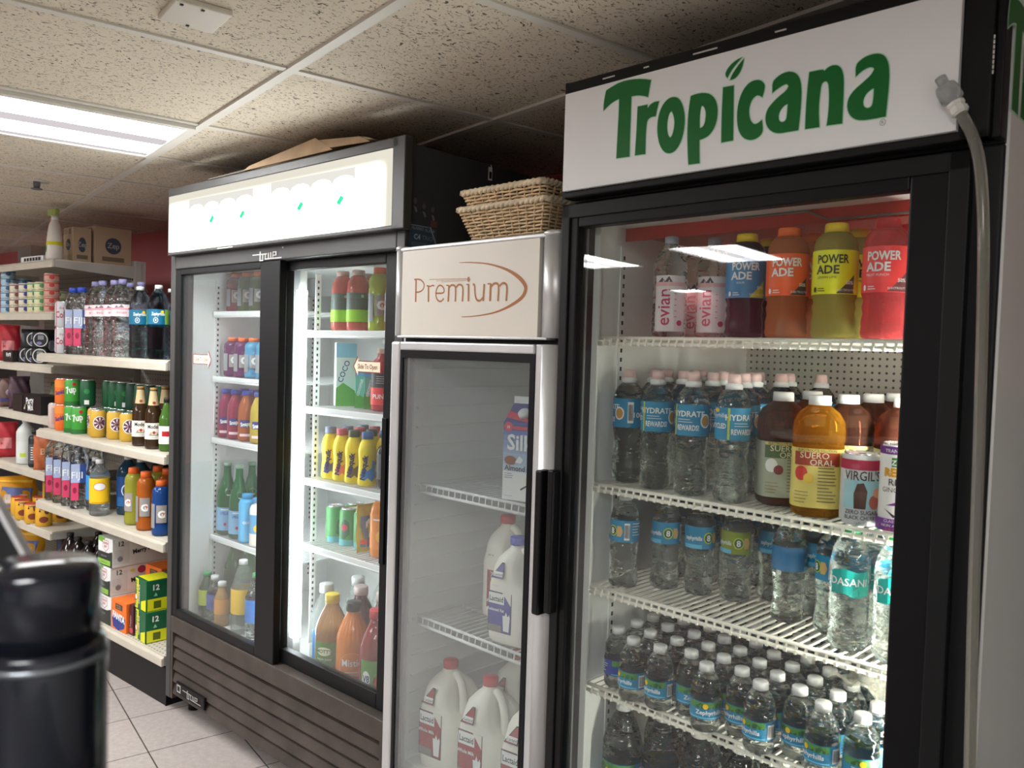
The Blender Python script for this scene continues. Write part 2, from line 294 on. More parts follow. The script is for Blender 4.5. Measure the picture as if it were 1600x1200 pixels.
# ------------------------------------------------------------ surface materials
WHITE = mat('white_enamel', (.78, .78, .75), .35, var=.04, vscale=3)
INNER = mat('cooler_liner', (.80, .82, .80), .4, var=.03, vscale=4)
BLACK = mat('black_coated_steel', (.009, .0095, .010), .45, spec=.25, bump=.05, bscale=300)
BLACKP = mat('black_plastic', (.006, .006, .007), .4, spec=.22)
GREYD = mat('dark_grey_brown_steel', (.052, .052, .050), .45, bump=.06, bscale=200, var=.12, vscale=6)
BROWN = mat('rust_worn_grille', (.056, .044, .037), .5, var=.35, vscale=9, bump=.1, bscale=80)
CHAR = mat('charcoal_vinyl_side', (.055, .058, .06), .5, bump=.08, bscale=250)
SILVER = mat('silver_aluminium', (.62, .63, .64), .38, metal=.55, var=.06, vscale=7)
CREAM = mat('cream_sign_panel', (.78, .74, .66), .45, var=.03, vscale=5)
SIGNW = mat('unlit_white_sign', (.90, .91, .93), .3, var=.02, vscale=4, coat=.2)
WIRE = mat('cream_coated_wire', (.80, .79, .70), .35)
WIREW = mat('white_coated_wire', (.78, .8, .8), .35)
SHELF = mat('cream_shelf_steel', (.55, .51, .425), .4, var=.07, vscale=10)
SHELFD = mat('grey_shelf_end', (.42, .41, .38), .5, var=.1, vscale=8)
SHELFH = dots('perforated_deck', (.53, .49, .41), (.12, .11, .1), .022, .004, (0, 1))
PEG = dots('pegboard_panel', (.36, .35, .32), (.06, .06, .06), .026, .004)
PEGW = dots('perforated_cooler_back', (.62, .62, .56), (.10, .10, .09), .017, .0032)
REDP = mat('red_painted_wall', (.62, .2, .21), .6, bump=.1, bscale=40, var=.1, vscale=2)
REDS = mat('red_shroud', (.55, .02, .02), .35)
DARKW = mat('dark_grey_wall', (.05, .055, .06), .7)
LWALL = mat('pale_wall', (.62, .62, .6), .7, var=.04)
GLASS_J = pane('door_glass', (.97, .985, .975), .002, .6)
GLASS_S = pane('sliding_door_glass', (.95, .97, .97), .025)
GLASS_P = pane('hazed_door_glass', (.93, .95, .95), .06)  # pale haze mixed into the glass stands in for the bright room reflected
GASK = mat('grey_gasket', (.18, .18, .18), .6)
PL_BAND = emis('lamp_lens_bright', (1, 1, 1), PANEL * 1.75)
PL_LENS = emis('lamp_lens', (1, .92, .96), .42)
LEDM = emis('led_tube', (.92, .98, 1), LED)
LEDW = emis('led_tube_warm', (1, .97, .86), LED2)
CAN = mat('can_aluminium', (.75, .76, .77), .25, metal=.9)
# ceiling tile
def tile_mat():
    m = mat('speckled_ceiling_tile', (.70, .63, .51), .85); nt = m.node_tree; N = nt.nodes.new; L = nt.links.new; b = nt.nodes['Principled BSDF']
    tc = N('ShaderNodeTexCoord'); mp = N('ShaderNodeMapping'); mp.inputs['Scale'].default_value = (1, .62, 1); mp.inputs['Rotation'].default_value = (0, 0, .4)
    L(tc.outputs['Object'], mp.inputs[0])
    n0 = N('ShaderNodeTexNoise'); n0.inputs['Scale'].default_value = 30; n0.inputs['Detail'].default_value = 2; L(mp.outputs[0], n0.inputs['Vector'])
    ad = N('ShaderNodeMix'); ad.data_type = 'RGBA'; ad.inputs['Factor'].default_value = .05; L(mp.outputs[0], ad.inputs['A']); L(n0.outputs['Color'], ad.inputs['B'])
    n = N('ShaderNodeTexNoise'); n.inputs['Scale'].default_value = 170; n.inputs['Detail'].default_value = 3; n.inputs['Roughness'].default_value = .62; L(ad.outputs['Result'], n.inputs['Vector'])
    r = N('ShaderNodeMapRange'); r.inputs['From Min'].default_value = .375; r.inputs['From Max'].default_value = .415; L(n.outputs['Fac'], r.inputs['Value'])
    mx = N('ShaderNodeMix'); mx.data_type = 'RGBA'; mx.inputs['A'].default_value = (.10, .08, .06, 1); mx.inputs['B'].default_value = (.70, .63, .51, 1)
    L(r.outputs['Result'], mx.inputs['Factor']); L(mx.outputs['Result'], b.inputs['Base Color'])
    bp = N('ShaderNodeBump'); bp.inputs['Strength'].default_value = .5; bp.inputs['Distance'].default_value = .003; L(r.outputs['Result'], bp.inputs['Height']); L(bp.outputs[0], b.inputs['Normal'])
    return m
TILE = tile_mat(); TBAR = mat('ceiling_tee', (.66, .64, .58), .5)
def floor_mat():
    m = mat('vinyl_floor_tile', (.52, .49, .46), .35); nt = m.node_tree; N = nt.nodes.new; L = nt.links.new; b = nt.nodes['Principled BSDF']
    tc = N('ShaderNodeTexCoord'); br = N('ShaderNodeTexBrick'); br.offset = 0; br.inputs['Scale'].default_value = 1
    br.inputs['Brick Width'].default_value = .305; br.inputs['Row Height'].default_value = .305; br.inputs['Mortar Size'].default_value = .0022; br.inputs['Mortar Smooth'].default_value = 0; br.inputs['Bias'].default_value = 0
    br.inputs['Color1'].default_value = (.43, .385, .36, 1); br.inputs['Color2'].default_value = (.40, .36, .338, 1); br.inputs['Mortar'].default_value = (.05, .045, .04, 1)
    mp = N('ShaderNodeMapping'); mp.inputs['Location'].default_value = (.1, .02, 0); L(tc.outputs['Object'], mp.inputs[0]); L(mp.outputs[0], br.inputs['Vector'])
    n = N('ShaderNodeTexNoise'); n.inputs['Scale'].default_value = 45; n.inputs['Detail'].default_value = 8; n.inputs['Roughness'].default_value = .7; L(tc.outputs['Object'], n.inputs['Vector'])
    mr = N('ShaderNodeMapRange'); mr.inputs['From Min'].default_value = .3; mr.inputs['From Max'].default_value = .7; mr.inputs['To Min'].default_value = .82; mr.inputs['To Max'].default_value = 1.1; L(n.outputs['Fac'], mr.inputs['Value'])
    sc = N('ShaderNodeVectorMath'); sc.operation = 'SCALE'; L(br.outputs['Color'], sc.inputs[0]); L(mr.outputs['Result'], sc.inputs['Scale']); L(sc.outputs[0], b.inputs['Base Color']); return m
# ------------------------------------------------------------ the room
CZ = 2.08
U0, U1, V0, V1 = -6.2, 4.2, -5.6, .9
def struct(name, mb, cab=GON):
    return tag(mb.build(name, loc=cab.O, rotz=cab.a), kind='structure')
def gu(cab, u, v):        # CEI coordinates -> GON coordinates
    d = cab.w(u, v, 0) - GON.O; return d.dot(GON.X), d.dot(GON.Y)
mb = MB(); 
corners = [GON.w(u, v, 0) for u, v in ((U0, V0), (U1, V0), (U1, V1), (U0, V1))]
fl = [((p - CEI.O).dot(CEI.X), (p - CEI.O).dot(CEI.Y)) for p in corners]
FLO = Cab(36.5, -1.323, 2.945)
ff = [((p - FLO.O).dot(FLO.X), (p - FLO.O).dot(FLO.Y)) for p in corners]
mb = MB(); mb.add([(x, y, 0) for x, y in ff] + [(x, y, -.05) for x, y in ff], [(0, 1, 2, 3), (7, 6, 5, 4), (0, 4, 5, 1), (1, 5, 6, 2), (2, 6, 7, 3), (3, 7, 4, 0)], floor_mat()); struct('floor', mb, FLO)
mb = MB(); mb.add([(x, y, CZ) for x, y in fl] + [(x, y, CZ + .05) for x, y in fl], [(3, 2, 1, 0), (4, 5, 6, 7), (0, 1, 5, 4), (1, 2, 6, 5), (2, 3, 7, 6), (3, 0, 4, 7)], TILE); struct('ceiling', mb, CEI)
mb = MB(); mb.box(U0, V1, 0, U1, V1 + .1, CZ, DARKW); mb.box(U0, V1 - .006, 1.36, U1, V1, CZ, REDP); struct('wall_back', mb)
mb = MB(); mb.box(U0 - .1, V0, 0, U0, V1 + .1, CZ, REDP); struct('wall_left', mb)
mb = MB(); mb.box(U1, V0, 0, U1 + .1, V1 + .1, CZ, LWALL); struct('wall_right', mb)
mb = MB(); mb.box(U0, V0 - .1, 0, U1, V0, CZ, LWALL); mb.box(U0, V0, 1.45, U1, V0 + .006, CZ, REDP); struct('wall_front', mb)
mb = MB(); mb.box(-3.7, V1 - .12, 1.0, -3.45, V1 - .006, CZ, SHELFD); struct('trim_2', mb)
CU = [-8.2, -7.6, -7.0, -6.5, -5.95, -5.45, -4.95, -4.45, -3.95 + .233, -3.125, -2.57, -1.905, -1.277, -.66, -.05, .56, 1.17, 1.78, 2.39, 3.0, 3.61, 4.22, 4.8]
CU[6] = -5.23; CU[5] = -5.75; CU[7] = -4.72; CU.insert(8, -4.22)
CV = [-5.3, -4.09, -2.87, -1.65, -.43, .79, 1.4, 2.62, 3.84]
def inside(u, v): a, b = gu(CEI, u, v); return U0 + .01 < a < U1 - .01 and V0 + .01 < b < V1 - .01
def clipseg(f, a, b):
    ts = [a + (b - a) * i / 400 for i in range(401)]; g = [t for t in ts if inside(*f(t))]
    return (g[0], g[-1]) if g else None
mb = MB()
for v in CV:
    r = clipseg(lambda t: (t, v), -9, 6)
    if r: mb.box(r[0], v - .0125, CZ - .007, r[1], v + .0125, CZ + .0005, TBAR)
for u in CU:
    r = clipseg(lambda t: (u, t), -6, 5)
    if r: mb.box(u - .0115, r[0], CZ - .005, u + .0115, r[1], CZ + .0005, TBAR)
struct('trim_1', mb, CEI)
# ------------------------------------------------------------ ceiling lights
PL_WIDE = emis('lamp_lens_plain', (1, .985, .99), PANEL * .7)
def fixture(u0, u1, v0, v1, label, PL_LENS=PL_WIDE):
    e = empty('ceiling_light', CEI.w((u0 + u1) / 2, (v0 + v1) / 2, CZ - .004), CEI.a); tag(e, label, 'ceiling light', 'fluorescent ceiling panels')
    a, b = (u1 - u0) / 2 - .014, (v1 - v0) / 2 - .014
    f = MB()
    for x0, y0, x1, y1 in ((-a, -b, a, -b + .02), (-a, b - .02, a, b), (-a, -b + .02, -a + .02, b - .02), (a - .02, -b + .02, a, b - .02)): f.box(x0, y0, -.012, x1, y1, .003, TBAR)
    f.build('frame', e)
    d = MB(); a -= .02; b -= .02
    for x0, x1, m in ((-a, -a * .86, PL_LENS), (-a * .86, -a * .22, PL_BAND), (-a * .22, a * .16, PL_LENS), (a * .16, a * .86, PL_BAND), (a * .86, a, PL_LENS)): d.box(x0, -b, -.006, x1, b, .002, m)
    d.build('diffuser', e); return e
fixture(-3.125, -2.57, -.43, .79, 'glaring fluorescent ceiling panel overhead at the left', PL_LENS)
for q, (a, b, c, d, t) in enumerate(((-2.69, -2.17, -2.68, -1.78, 'fluorescent ceiling panel mirrored over the middle of the juice cooler glass'), (-3.76, -3.22, -2.68, -1.65, 'fluorescent ceiling panel mirrored at the left edge of the juice cooler glass'),
                     (-.05, .56, -1.65, -.43, 'added unseen ceiling panel behind the viewer, lighting the juice cooler sign'), (-4.15, -3.75, -5.2, -4.6, 'fluorescent ceiling panel far across the store'), (-5.23, -4.72, -1.65, -.43, 'fluorescent ceiling panel over the far snack aisle'))):  # panel behind the viewer is unseen, added to light the juice sign
    fixture(a, b, c, d, t)
# blank plate on the tile
mb = MB(); mb.box(-.062, -.055, -.012, .062, .055, 0, mat('painted_plate', (.62, .58, .5), .4), .003)
for x, y in ((-.05, 0), (.05, 0), (.05, -.04)): mb.box(x - .003, y - .003, -.014, x + .003, y + .003, -.012, BLACKP)
tag(mb.build('blank_plate', loc=CEI.w(-1.715, .51, CZ), rotz=CEI.a), 'small blank metal cover plate screwed to the speckled ceiling tile', 'cover plate')
mb = MB(); mb.lathe([(.05, -.004), (.05, 0)], TBAR, 14); mb.lathe([(.012, -.03), (.014, -.004)], GASK, 10); mb.lathe([(.022, -.036), (.022, -.032)], GASK, 10)
tag(mb.build('sprinkler_head', loc=CEI.w(-4.0, .55, CZ), rotz=0), 'small sprinkler head on the ceiling above the spray bottle', 'sprinkler')

# ------------------------------------------------------------ wire shelf for coolers (front lip at v = 0)
def wire_shelf(w_, d_, m, pitch=.018, bead=True, lip=.0155, rw=.0031):
    b = MB()
    b.tube([(0, 0, -.0035), (w_, 0, -.0035)], .0040, m, 8); b.tube([(0, -.003, -lip), (w_, -.003, -lip)], .0042, m, 8)
    for v in (d_ * .33, d_ * .66, d_ - .004): b.rod((0, v, -.008), (w_, v, -.008), .0028, m)
    n = int(w_ / pitch)
    for i in range(n + 1):
        x = .004 + (w_ - .008) * i / n; b.rod((x, 0, -.003), (x, d_, -.003), rw, m); b.rod((x, -.001, -.003), (x, -.003, -lip), rw, m)
        if bead: b.box(x - .0028, -.0085, -lip - .0045, x + .0028, .0, -lip + .0035, m, .001)
    return b
def pilaster(b, x0, y0, z0, z1, m, wd=.022, nx='x'):
    """slotted upright strip"""
    b.box(x0, y0, z0, x0 + .003, y0 + wd, z1, m)
    z = z0 + .02
    while z < z1 - .02: b.box(x0 + .003, y0 + wd * .35, z, x0 + .0036, y0 + wd * .62, z + .009, BLACKP); z += .0205
# ------------------------------------------------------------ tall single door juice cooler
def outset(poly, d):
    n = len(poly); A = sum(poly[i][0] * poly[(i + 1) % n][1] - poly[(i + 1) % n][0] * poly[i][1] for i in range(n)); sg = 1 if A > 0 else -1; R_ = []
    for i in range(n):
        p0, p, p1 = Vector(poly[i - 1]), Vector(poly[i]), Vector(poly[(i + 1) % n]); e1 = (p - p0).normalized(); e2 = (p1 - p).normalized()
        nn = Vector((e1.y + e2.y, -e1.x - e2.x)); nn = nn.normalized() if nn.length > 1e-6 else Vector((e1.y, -e1.x)); k = min(1.6, 1 / max(.5, nn.dot(Vector((e1.y, -e1.x)))))
        R_.append(tuple(p + nn * d * sg * k))
    return R_
def smooth2(poly, it=1):
    """round the soft corners of a traced outline, keep the sharp ones"""
    for _ in range(it):
        n = len(poly); o = []
        for i in range(n):
            p0, p, p1 = Vector(poly[i - 1]), Vector(poly[i]), Vector(poly[(i + 1) % n]); a = (p - p0).normalized().dot((p1 - p).normalized())
            if a > .55: o.append(tuple(p * .75 + p0 * .25)); o.append(tuple(p * .75 + p1 * .25))
            else: o.append(tuple(p))
        poly = o
    return poly
def bridge(o, i):
    A = lambda P: sum(P[k][0] * P[(k + 1) % len(P)][1] - P[(k + 1) % len(P)][0] * P[k][1] for k in range(len(P)))
    if (A(o) > 0) == (A(i) > 0): i = i[::-1]
    best = min(((a, b) for a in range(len(o)) for b in range(len(i))), key=lambda q: (Vector(o[q[0]]) - Vector(i[q[1]])).length); a, b = best
    return o[:a + 1] + i[b:] + i[:b + 1] + o[a:]
GRN = mat('sign_green', hexc('0a6b2c'), .35); GRNL = mat('sign_pale_green', hexc('bfe6cd'), .4)
def juice_logo(mb, to3):
    for k, o, i in JUICE_LOGO:
        o = smooth2(o); mb.add([to3(x, z, EPS) for x, z in outset(o, .0016)], [tuple(range(len(o)))], GRNL)
    for k, o, i in JUICE_LOGO:
        o = smooth2(o)
        if i: i = smooth2(i); P = bridge(o, i); mb.add([to3(x, z, EPS * 2) for x, z in P], [tuple(range(len(P)))], GRN); q = outset(i, -.0016); mb.add([to3(x, z, EPS * 1.5) for x, z in i], [tuple(range(len(i)))], GRNL); mb.add([to3(x, z, EPS * 2.2) for x, z in q], [tuple(range(len(q)))], SIGNW)
        else: mb.add([to3(x, z, EPS * 2) for x, z in o], [tuple(range(len(o)))], GRN)
jc = empty('display_cooler', JUI.O, JUI.a); tag(jc, 'tall black single-door cooler with white and green Tropicana sign, full of bottled water', 'drinks cooler')
b = MB(); W, D, H = .815, .75, 1.985
b.box(0, .06, .12, .03, D, 1.74, BLACK); b.box(0, D - .03, .12, W, D, 1.74, BLACK); b.box(.03, .06, .12, W - .03, D - .03, .36, BLACK); b.box(0, .012, 1.74, W, D, H - .01, BLACK); b.box(W - .028, .06, .12, W - .002, D, 1.74, BLACK)
for x in (.0, .745): b.box(x, .03, .0, x + .07, .1, .12, BLACK)
b.box(.01, .02, .06, W - .01, .06, .3, BLACK)
b.box(.77, .012, .3, W, .06, 1.74, BLACK, .004); b.box(.0, .03, .3, .03, .06, 1.72, BLACK); b.box(.03, .03, 1.70, .77, .06, 1.74, BLACK)
b.build('body', jc)
b = MB(); b.box(W - .002, .02, .1, W + .004, D, H - .01, WHITE)
LS = 1.05; LX0, LZ0 = JUICE_LOGO[0][1][17][0], JUICE_LOGO[0][1][17][1]
def side_map(x, z, e): return (W + .004 + e, .019 + (x - LX0) * LS, 1.82 + (z - LZ0) * LS)
b.build('side_panel', jc)
b = MB()   # lettering wraps the right side, cut off at the top by the panel edge
def clip_poly(P, zmax):
    R_ = []
    for q in range(len(P)):
        p, n_ = P[q - 1], P[q]
        if (p[1] <= zmax) != (n_[1] <= zmax): t = (zmax - p[1]) / (n_[1] - p[1]); R_.append((p[0] + (n_[0] - p[0]) * t, zmax))
        if n_[1] <= zmax: R_.append(n_)
    return R_
for k, o, i in JUICE_LOGO:
    o = smooth2(o); pm = [(side_map(x, z, 0)[1], side_map(x, z, 0)[2]) for x, z in o]
    if max(p[0] for p in pm) > D - .01: continue
    for mm, ee, dd in ((GRNL, .0003, .003), (GRN, .0007, 0)):
        q = clip_poly(outset(pm, dd) if dd else pm, H - .015)
        if len(q) > 2: b.add([(W + .004 + ee, y, z) for y, z in q], [tuple(range(len(q)))], mm)
    if i:
        q = [(side_map(x, z, 0)[1], side_map(x, z, 0)[2]) for x, z in smooth2(i)]; b.add([(W + .0052, y, z) for y, z in q], [tuple(range(len(q)))], WHITE)
b.build('side_lettering', jc)
b = MB()   # sign box on top
b.box(.0, -.022, 1.744, .803, .02, 1.757, BLACK, .003); b.box(.0, -.022, 1.957, .803, .02, 1.983, BLACK, .003); b.box(.0, -.022, 1.744, .008, .02, 1.983, BLACK); b.box(.762, -.022, 1.744, .803, .02, 1.983, BLACK, .003); b.box(.803, -.012, 1.744, .815, .03, 1.983, BLACK, .002)
for x, l in ((.10, .03), (.2, .012), (.31, .05), (.47, .02)): b.box(x, -.0235, 1.970, x + l, -.0222, 1.9725, mat('scuff', (.6, .6, .58), .6))
for i in range(8): b.box(.803, -.0232, 1.83 + i * .007, .805, -.0222, 1.835 + i * .007, mat('scuff', (.6, .6, .58), .6))
sf = b.build('sign_frame', jc)
b = MB(); b.box(.008, -.030, 1.757, .762, -.004, 1.957, SIGNW)
juice_logo(b, lambda x, z, e: (x, -.030 - e, z + 1.75))
art(b, [('ring', REG[0], REG[1], .0045, .005, .0006, GRN), ('txt', 'R', REG[0], REG[1] - .0022, .0045, GRN)], lambda s_, t, e: (s_, -.030 - e, t), 2)
b.build('sign_panel', jc)
b = MB()   # lined interior
iz0, iz1 = .36, 1.70
b.box(.03, .06, iz0, .036, D - .036, iz1, INNER); b.box(W - .036, .06, iz0, W - .03, D - .036, iz1, INNER); b.box(.036, D - .04, iz0, W - .036, D - .034, iz1, PEGW); b.box(.036, .06, iz0 - .006, W - .036, D - .04, iz0, INNER); b.box(.036, .06, iz1, W - .036, D - .04, iz1 + .006, INNER)
b.box(.03, .055, iz0, .046, .061, iz1, INNER)
b.build('liner', jc)
b = MB(); b.box(.036, .155, 1.672, W - .036, .159, 1.70, REDS); b.box(.036, .159, 1.688, W - .036, D - .05, 1.692, REDS); b.tube([(.3, .150, 1.697), (.46, .150, 1.697), (.5, .150, 1.677), (.77, .150, 1.677)], .002, GASK, 5); b.build('fan_shroud', jc)
for y in (.138, ): b = MB(); pilaster(b, .036, y, .40, 1.66, INNER); b.build('shelf_strip', jc)
SH_J = [(1.458, .605), (1.143, .66), (.920, .66), (.704, .66)]
for z, dd in SH_J: wire_shelf(.735, .60, WIRE).build('wire_shelf', jc, loc=(.04, .062, z))
b = MB(); b.box(.735, .062, .37, .752, .072, 1.43, LEDW); b.build('light_strip', jc)
# door
b = MB()
b.box(-.012, -.002, .335, .031, .028, 1.733, BLACKP, .004); b.box(.692, -.002, .335, .777, .028, 1.733, BLACKP, .004); b.box(.031, -.002, 1.684, .692, .028, 1.733, BLACKP, .003); b.box(.031, -.002, .335, .692, .028, .40, BLACKP, .003)
b.box(.748, -.007, .335, .777, -.002, 1.733, BLACK, .002); b.box(-.012, -.007, 1.704, .777, -.002, 1.733, BLACK, .002); b.box(-.012, -.007, .335, .010, -.002, 1.733, BLACK, .002)
b.box(-.012, -.007, .335, .777, -.002, .355, BLACK, .002)
dr = b.build('door', jc)
b = MB(); b.box(.029, .010, .398, .694, .016, 1.686, GLASS_J); b.build('glass_pane', dr)
b = MB(); b.box(.012, .029, .37, .031, .034, 1.70, GASK); b.box(.692, .029, .37, .71, .034, 1.70, GASK); b.build('gasket', dr)
b = MB(); b.box(-.010, -.030, .86, .008, -.006, 1.17, BLACKP, .004); b.build('handle', dr)

# ------------------------------------------------------------ slim silver cooler
pc = empty('display_cooler', SIL.O, SIL.a); tag(pc, 'slim silver single-door cooler lettered Premium, wicker baskets on top', 'drinks cooler')
W, D = .578, .6
b = MB(); b.box(0, .04, .05, .03, D, 1.66, SILVER); b.box(W - .03, .04, .05, W, D, 1.66, SILVER); b.box(.03, D - .03, .05, W - .03, D, 1.66, SILVER); b.box(.03, .04, .05, W - .03, D - .03, .19, GASK); b.box(.03, .04, 1.45, W - .03, D - .03, 1.66, SILVER)
b.box(.01, .03, 0.0, W - .01, D - .03, .05, BLACKP); b.box(0, 0.02, 1.66, W, D, 1.678, SILVER, .003); b.box(0.02, .01, .08, W - .02, .04, .19, GASK); b.build('body', pc)
b = MB(); b.box(.035, .002, 1.452, .52, .04, 1.672, CREAM)
m_o = mat('premium_orange', hexc('a8641f'), .4)
def ribbon(mb, pts, wds, m, to3, e=EPS):
    n = len(pts); vs = []
    for i, p in enumerate(pts):
        a, c = Vector(pts[max(0, i - 1)]), Vector(pts[min(n - 1, i + 1)]); d = (c - a).normalized(); nn = Vector((-d.y, d.x)); k = wds[i] / 2
        vs += [to3(p[0] + nn.x * k, p[1] + nn.y * k, e), to3(p[0] - nn.x * k, p[1] - nn.y * k, e)]
    mb.add(vs, [(2 * i, 2 * i + 1, 2 * i + 3, 2 * i + 2) for i in range(n - 1)], m)
def chaikin(P, it=2):
    for _ in range(it):
        o = [P[0]]
        for a, c in zip(P, P[1:]): o += [tuple(x * .75 + y * .25 for x, y in zip(a, c)), tuple(x * .25 + y * .75 for x, y in zip(a, c))]
        P = o + [P[-1]]
    return P
pf = lambda s_, t, e: (s_, .002 - e, t)
for i, (L_, wd) in enumerate(PREMIUM_STROKES):
    L_ = chaikin(L_) if len(L_) > 2 else L_; ribbon(b, L_, [wd] * len(L_), m_o, pf, EPS * (1 + .02 * i))
A = chaikin(PREMIUM_ARC); ribbon(b, [(a[0], a[1]) for a in A], [a[2] for a in A], m_o, pf)
art(b, [('ell', PREMIUM_DOT[0], PREMIUM_DOT[1], .0044, .0062, m_o)], pf, 2); b.build('sign_panel', pc)
b = MB(); b.lathe([(.019, 1.452), (.019, 1.676)], SILVER, 20, c=(.02, .018)); b.lathe([(.021, 1.676), (.021, 1.684), (.015, 1.687)], SILVER, 20, c=(.02, .018)); b.lathe([(.03, 1.452), (.03, 1.676)], SILVER, 28, c=(.55, .028)); b.lathe([(.032, 1.676), (.032, 1.684), (.024, 1.688)], SILVER, 28, c=(.55, .028)); b.box(.02, .0, 1.672, .55, .045, 1.682, SILVER, .003); b.box(.02, .0, 1.447, .55, .045, 1.453, SILVER, .002); b.build('sign_frame', pc)
b = MB(); b.box(.02, .03, 1.437, .56, .05, 1.45, BLACKP)
b.box(.03, .05, .19, .036, D - .036, 1.437, INNER); b.box(W - .036, .05, .19, W - .03, D - .036, 1.437, INNER); b.box(.036, D - .04, .19, W - .036, D - .034, 1.437, INNER); b.box(.036, .05, .19, W - .036, D - .04, .3, INNER); b.box(.036, .05, 1.43, W - .036, D - .04, 1.437, INNER)
for i in range(22): b.box(.036, .06, .27 + i * .052, .044, D - .05, .275 + i * .052, INNER)
b.build('liner', pc)
wire_shelf(.46, .48, WIREW, .022, False, .024, .0018).build('wire_shelf', pc, loc=(.06, .062, 1.062)); wire_shelf(.46, .48, WIREW, .022, False, .024, .0018).build('wire_shelf', pc, loc=(.06, .062, .706))
b = MB(); b.box(-.004, .0, .19, .034, .03, 1.437, SILVER, .006); b.box(.034, .0, 1.415, .515, .03, 1.437, SILVER, .004); b.box(.034, .0, .19, .515, .03, .275, SILVER, .004); b.lathe([(.034, .19), (.034, 1.437)], SILVER, 30, c=(.549, .034)); b.box(.515, .004, .19, .545, .03, 1.437, SILVER, .003)
b.box(.034, .003, .275, .044, .02, 1.415, BLACKP); b.box(.5, .003, .275, .515, .02, 1.415, BLACKP); b.box(.044, .003, 1.395, .5, .02, 1.415, BLACKP); b.box(.044, .003, .275, .5, .02, .292, BLACKP)
dr = b.build('door', pc)
b = MB(); b.box(.043, .006, .291, .501, .011, 1.396, GLASS_P); b.build('glass_pane', dr)
b = MB(); b.box(.556, -.030, .848, .576, .0, 1.165, BLACKP, .004); b.build('handle', dr)

# ------------------------------------------------------------ two-door sliding cooler with the lit sign
tc_ = empty('display_cooler', SLI.O, SLI.a); tag(tc_, 'wide dark two-door sliding cooler with a glaring lit white sign', 'drinks cooler')
W, D = 1.345, .75
b = MB(); b.box(0, .0, .05, .035, D, 1.975, GREYD, .003); b.box(.035, D - .03, .05, W - .035, D, 1.975, GREYD); b.box(.035, .06, .07, W - .035, D - .03, .33, GREYD); b.box(.035, .02, 1.70, W - .035, D - .03, 1.975, GREYD)
b.box(W - .035, .0, .05, W, D, 1.975, CHAR, .003); b.box(.035, .0, .311, W - .035, .06, .372, BROWN, .003); b.box(.035, .0, 1.69, W - .035, .03, 1.748, GREYD, .004)
for x in (.05, W - .1): b.lathe([(.025, 0), (.025, .05)], BLACKP, 12, c=(x + .03, .08)); b.lathe([(.025, 0), (.025, .05)], BLACKP, 12, c=(x + .03, D - .08))
b.build('body', tc_)
b = MB()
for i in range(5):
    z = .292 - i * .047; b.add([(.05, .012, z), (W - .06, .012, z), (W - .06, .052, z + .018), (.05, .052, z + .018), (.05, .004, z - .03), (W - .06, .004, z - .03), (W - .06, .008, z - .036), (.05, .008, z - .036), (.05, .05, z + .01), (W - .06, .05, z + .01)],
      [(0, 1, 2, 3), (4, 5, 1, 0), (7, 6, 5, 4), (8, 9, 6, 7), (3, 2, 9, 8), (0, 3, 8, 7, 4), (1, 5, 6, 9, 2)], BROWN)
b.box(.035, .002, .052, .05, .05, .311, BROWN); b.box(W - .06, .002, .052, W - .035, .05, .311, BROWN); b.build('louvre_grille', tc_)
METAL = mat('worn_badge_metal', (.55, .55, .53), .4, metal=.5)
def true_mark(b, x0, z0, w_, h_, to3, m):
    X = lambda x: x0 + w_ * x; Z = lambda z: z0 + h_ * z; r = lambda a, c, d, e_: ('rect', X(a), Z(c), X(d), Z(e_), m)
    art(b, [r(0, .58, .5, .68), r(.25, .12, .29, .9), r(.25, .02, .38, .12), r(.35, .02, .38, .6), r(.44, .12, .47, .68), r(.44, .12, 1, .22), r(.55, .12, .58, .7), r(.63, .12, .66, .72), r(.71, .12, .73, .74), r(.71, .68, .84, .76), r(.81, .42, .84, .76), r(.71, .4, .84, .47)], to3, 1)
b = MB(); true_mark(b, .578, 1.69, .175, .036, lambda s_, t, e: (s_, -.0006 - e, t), METAL); art(b, [('ell', .757, 1.728, .003, .003, METAL)], lambda s_, t, e: (s_, -.0006 - e, t), 1); b.build('maker_badge', tc_)
b = MB(); b.box(.095, -.006, .088, .31, .004, .135, BLACKP, .003); true_mark(b, .15, .095, .14, .034, lambda s_, t, e: (s_, -.0062 - e, t), METAL); art(b, [('rect', .105, .098, .135, .128, METAL), ('rect', .111, .104, .129, .122, BLACKP)], lambda s_, t, e: (s_, -.0062 - e, t), 1); b.build('grille_badge', tc_)
b = MB(); b.box(.035, -.028, 1.738, 1.345, .0, 1.750, GREYD, .003); b.box(.035, -.028, 1.955, 1.345, .0, 1.985, GREYD, .004); b.box(1.318, -.028, 1.738, 1.37, .0, 1.985, GREYD, .003); b.box(.034, -.028, 1.738, .04, .0, 1.985, GREYD); b.box(.4, -.0295, 1.741, .5, -.0283, 1.744, mat('scuff', (.6, .6, .58), .6)); b.build('sign_frame', tc_)
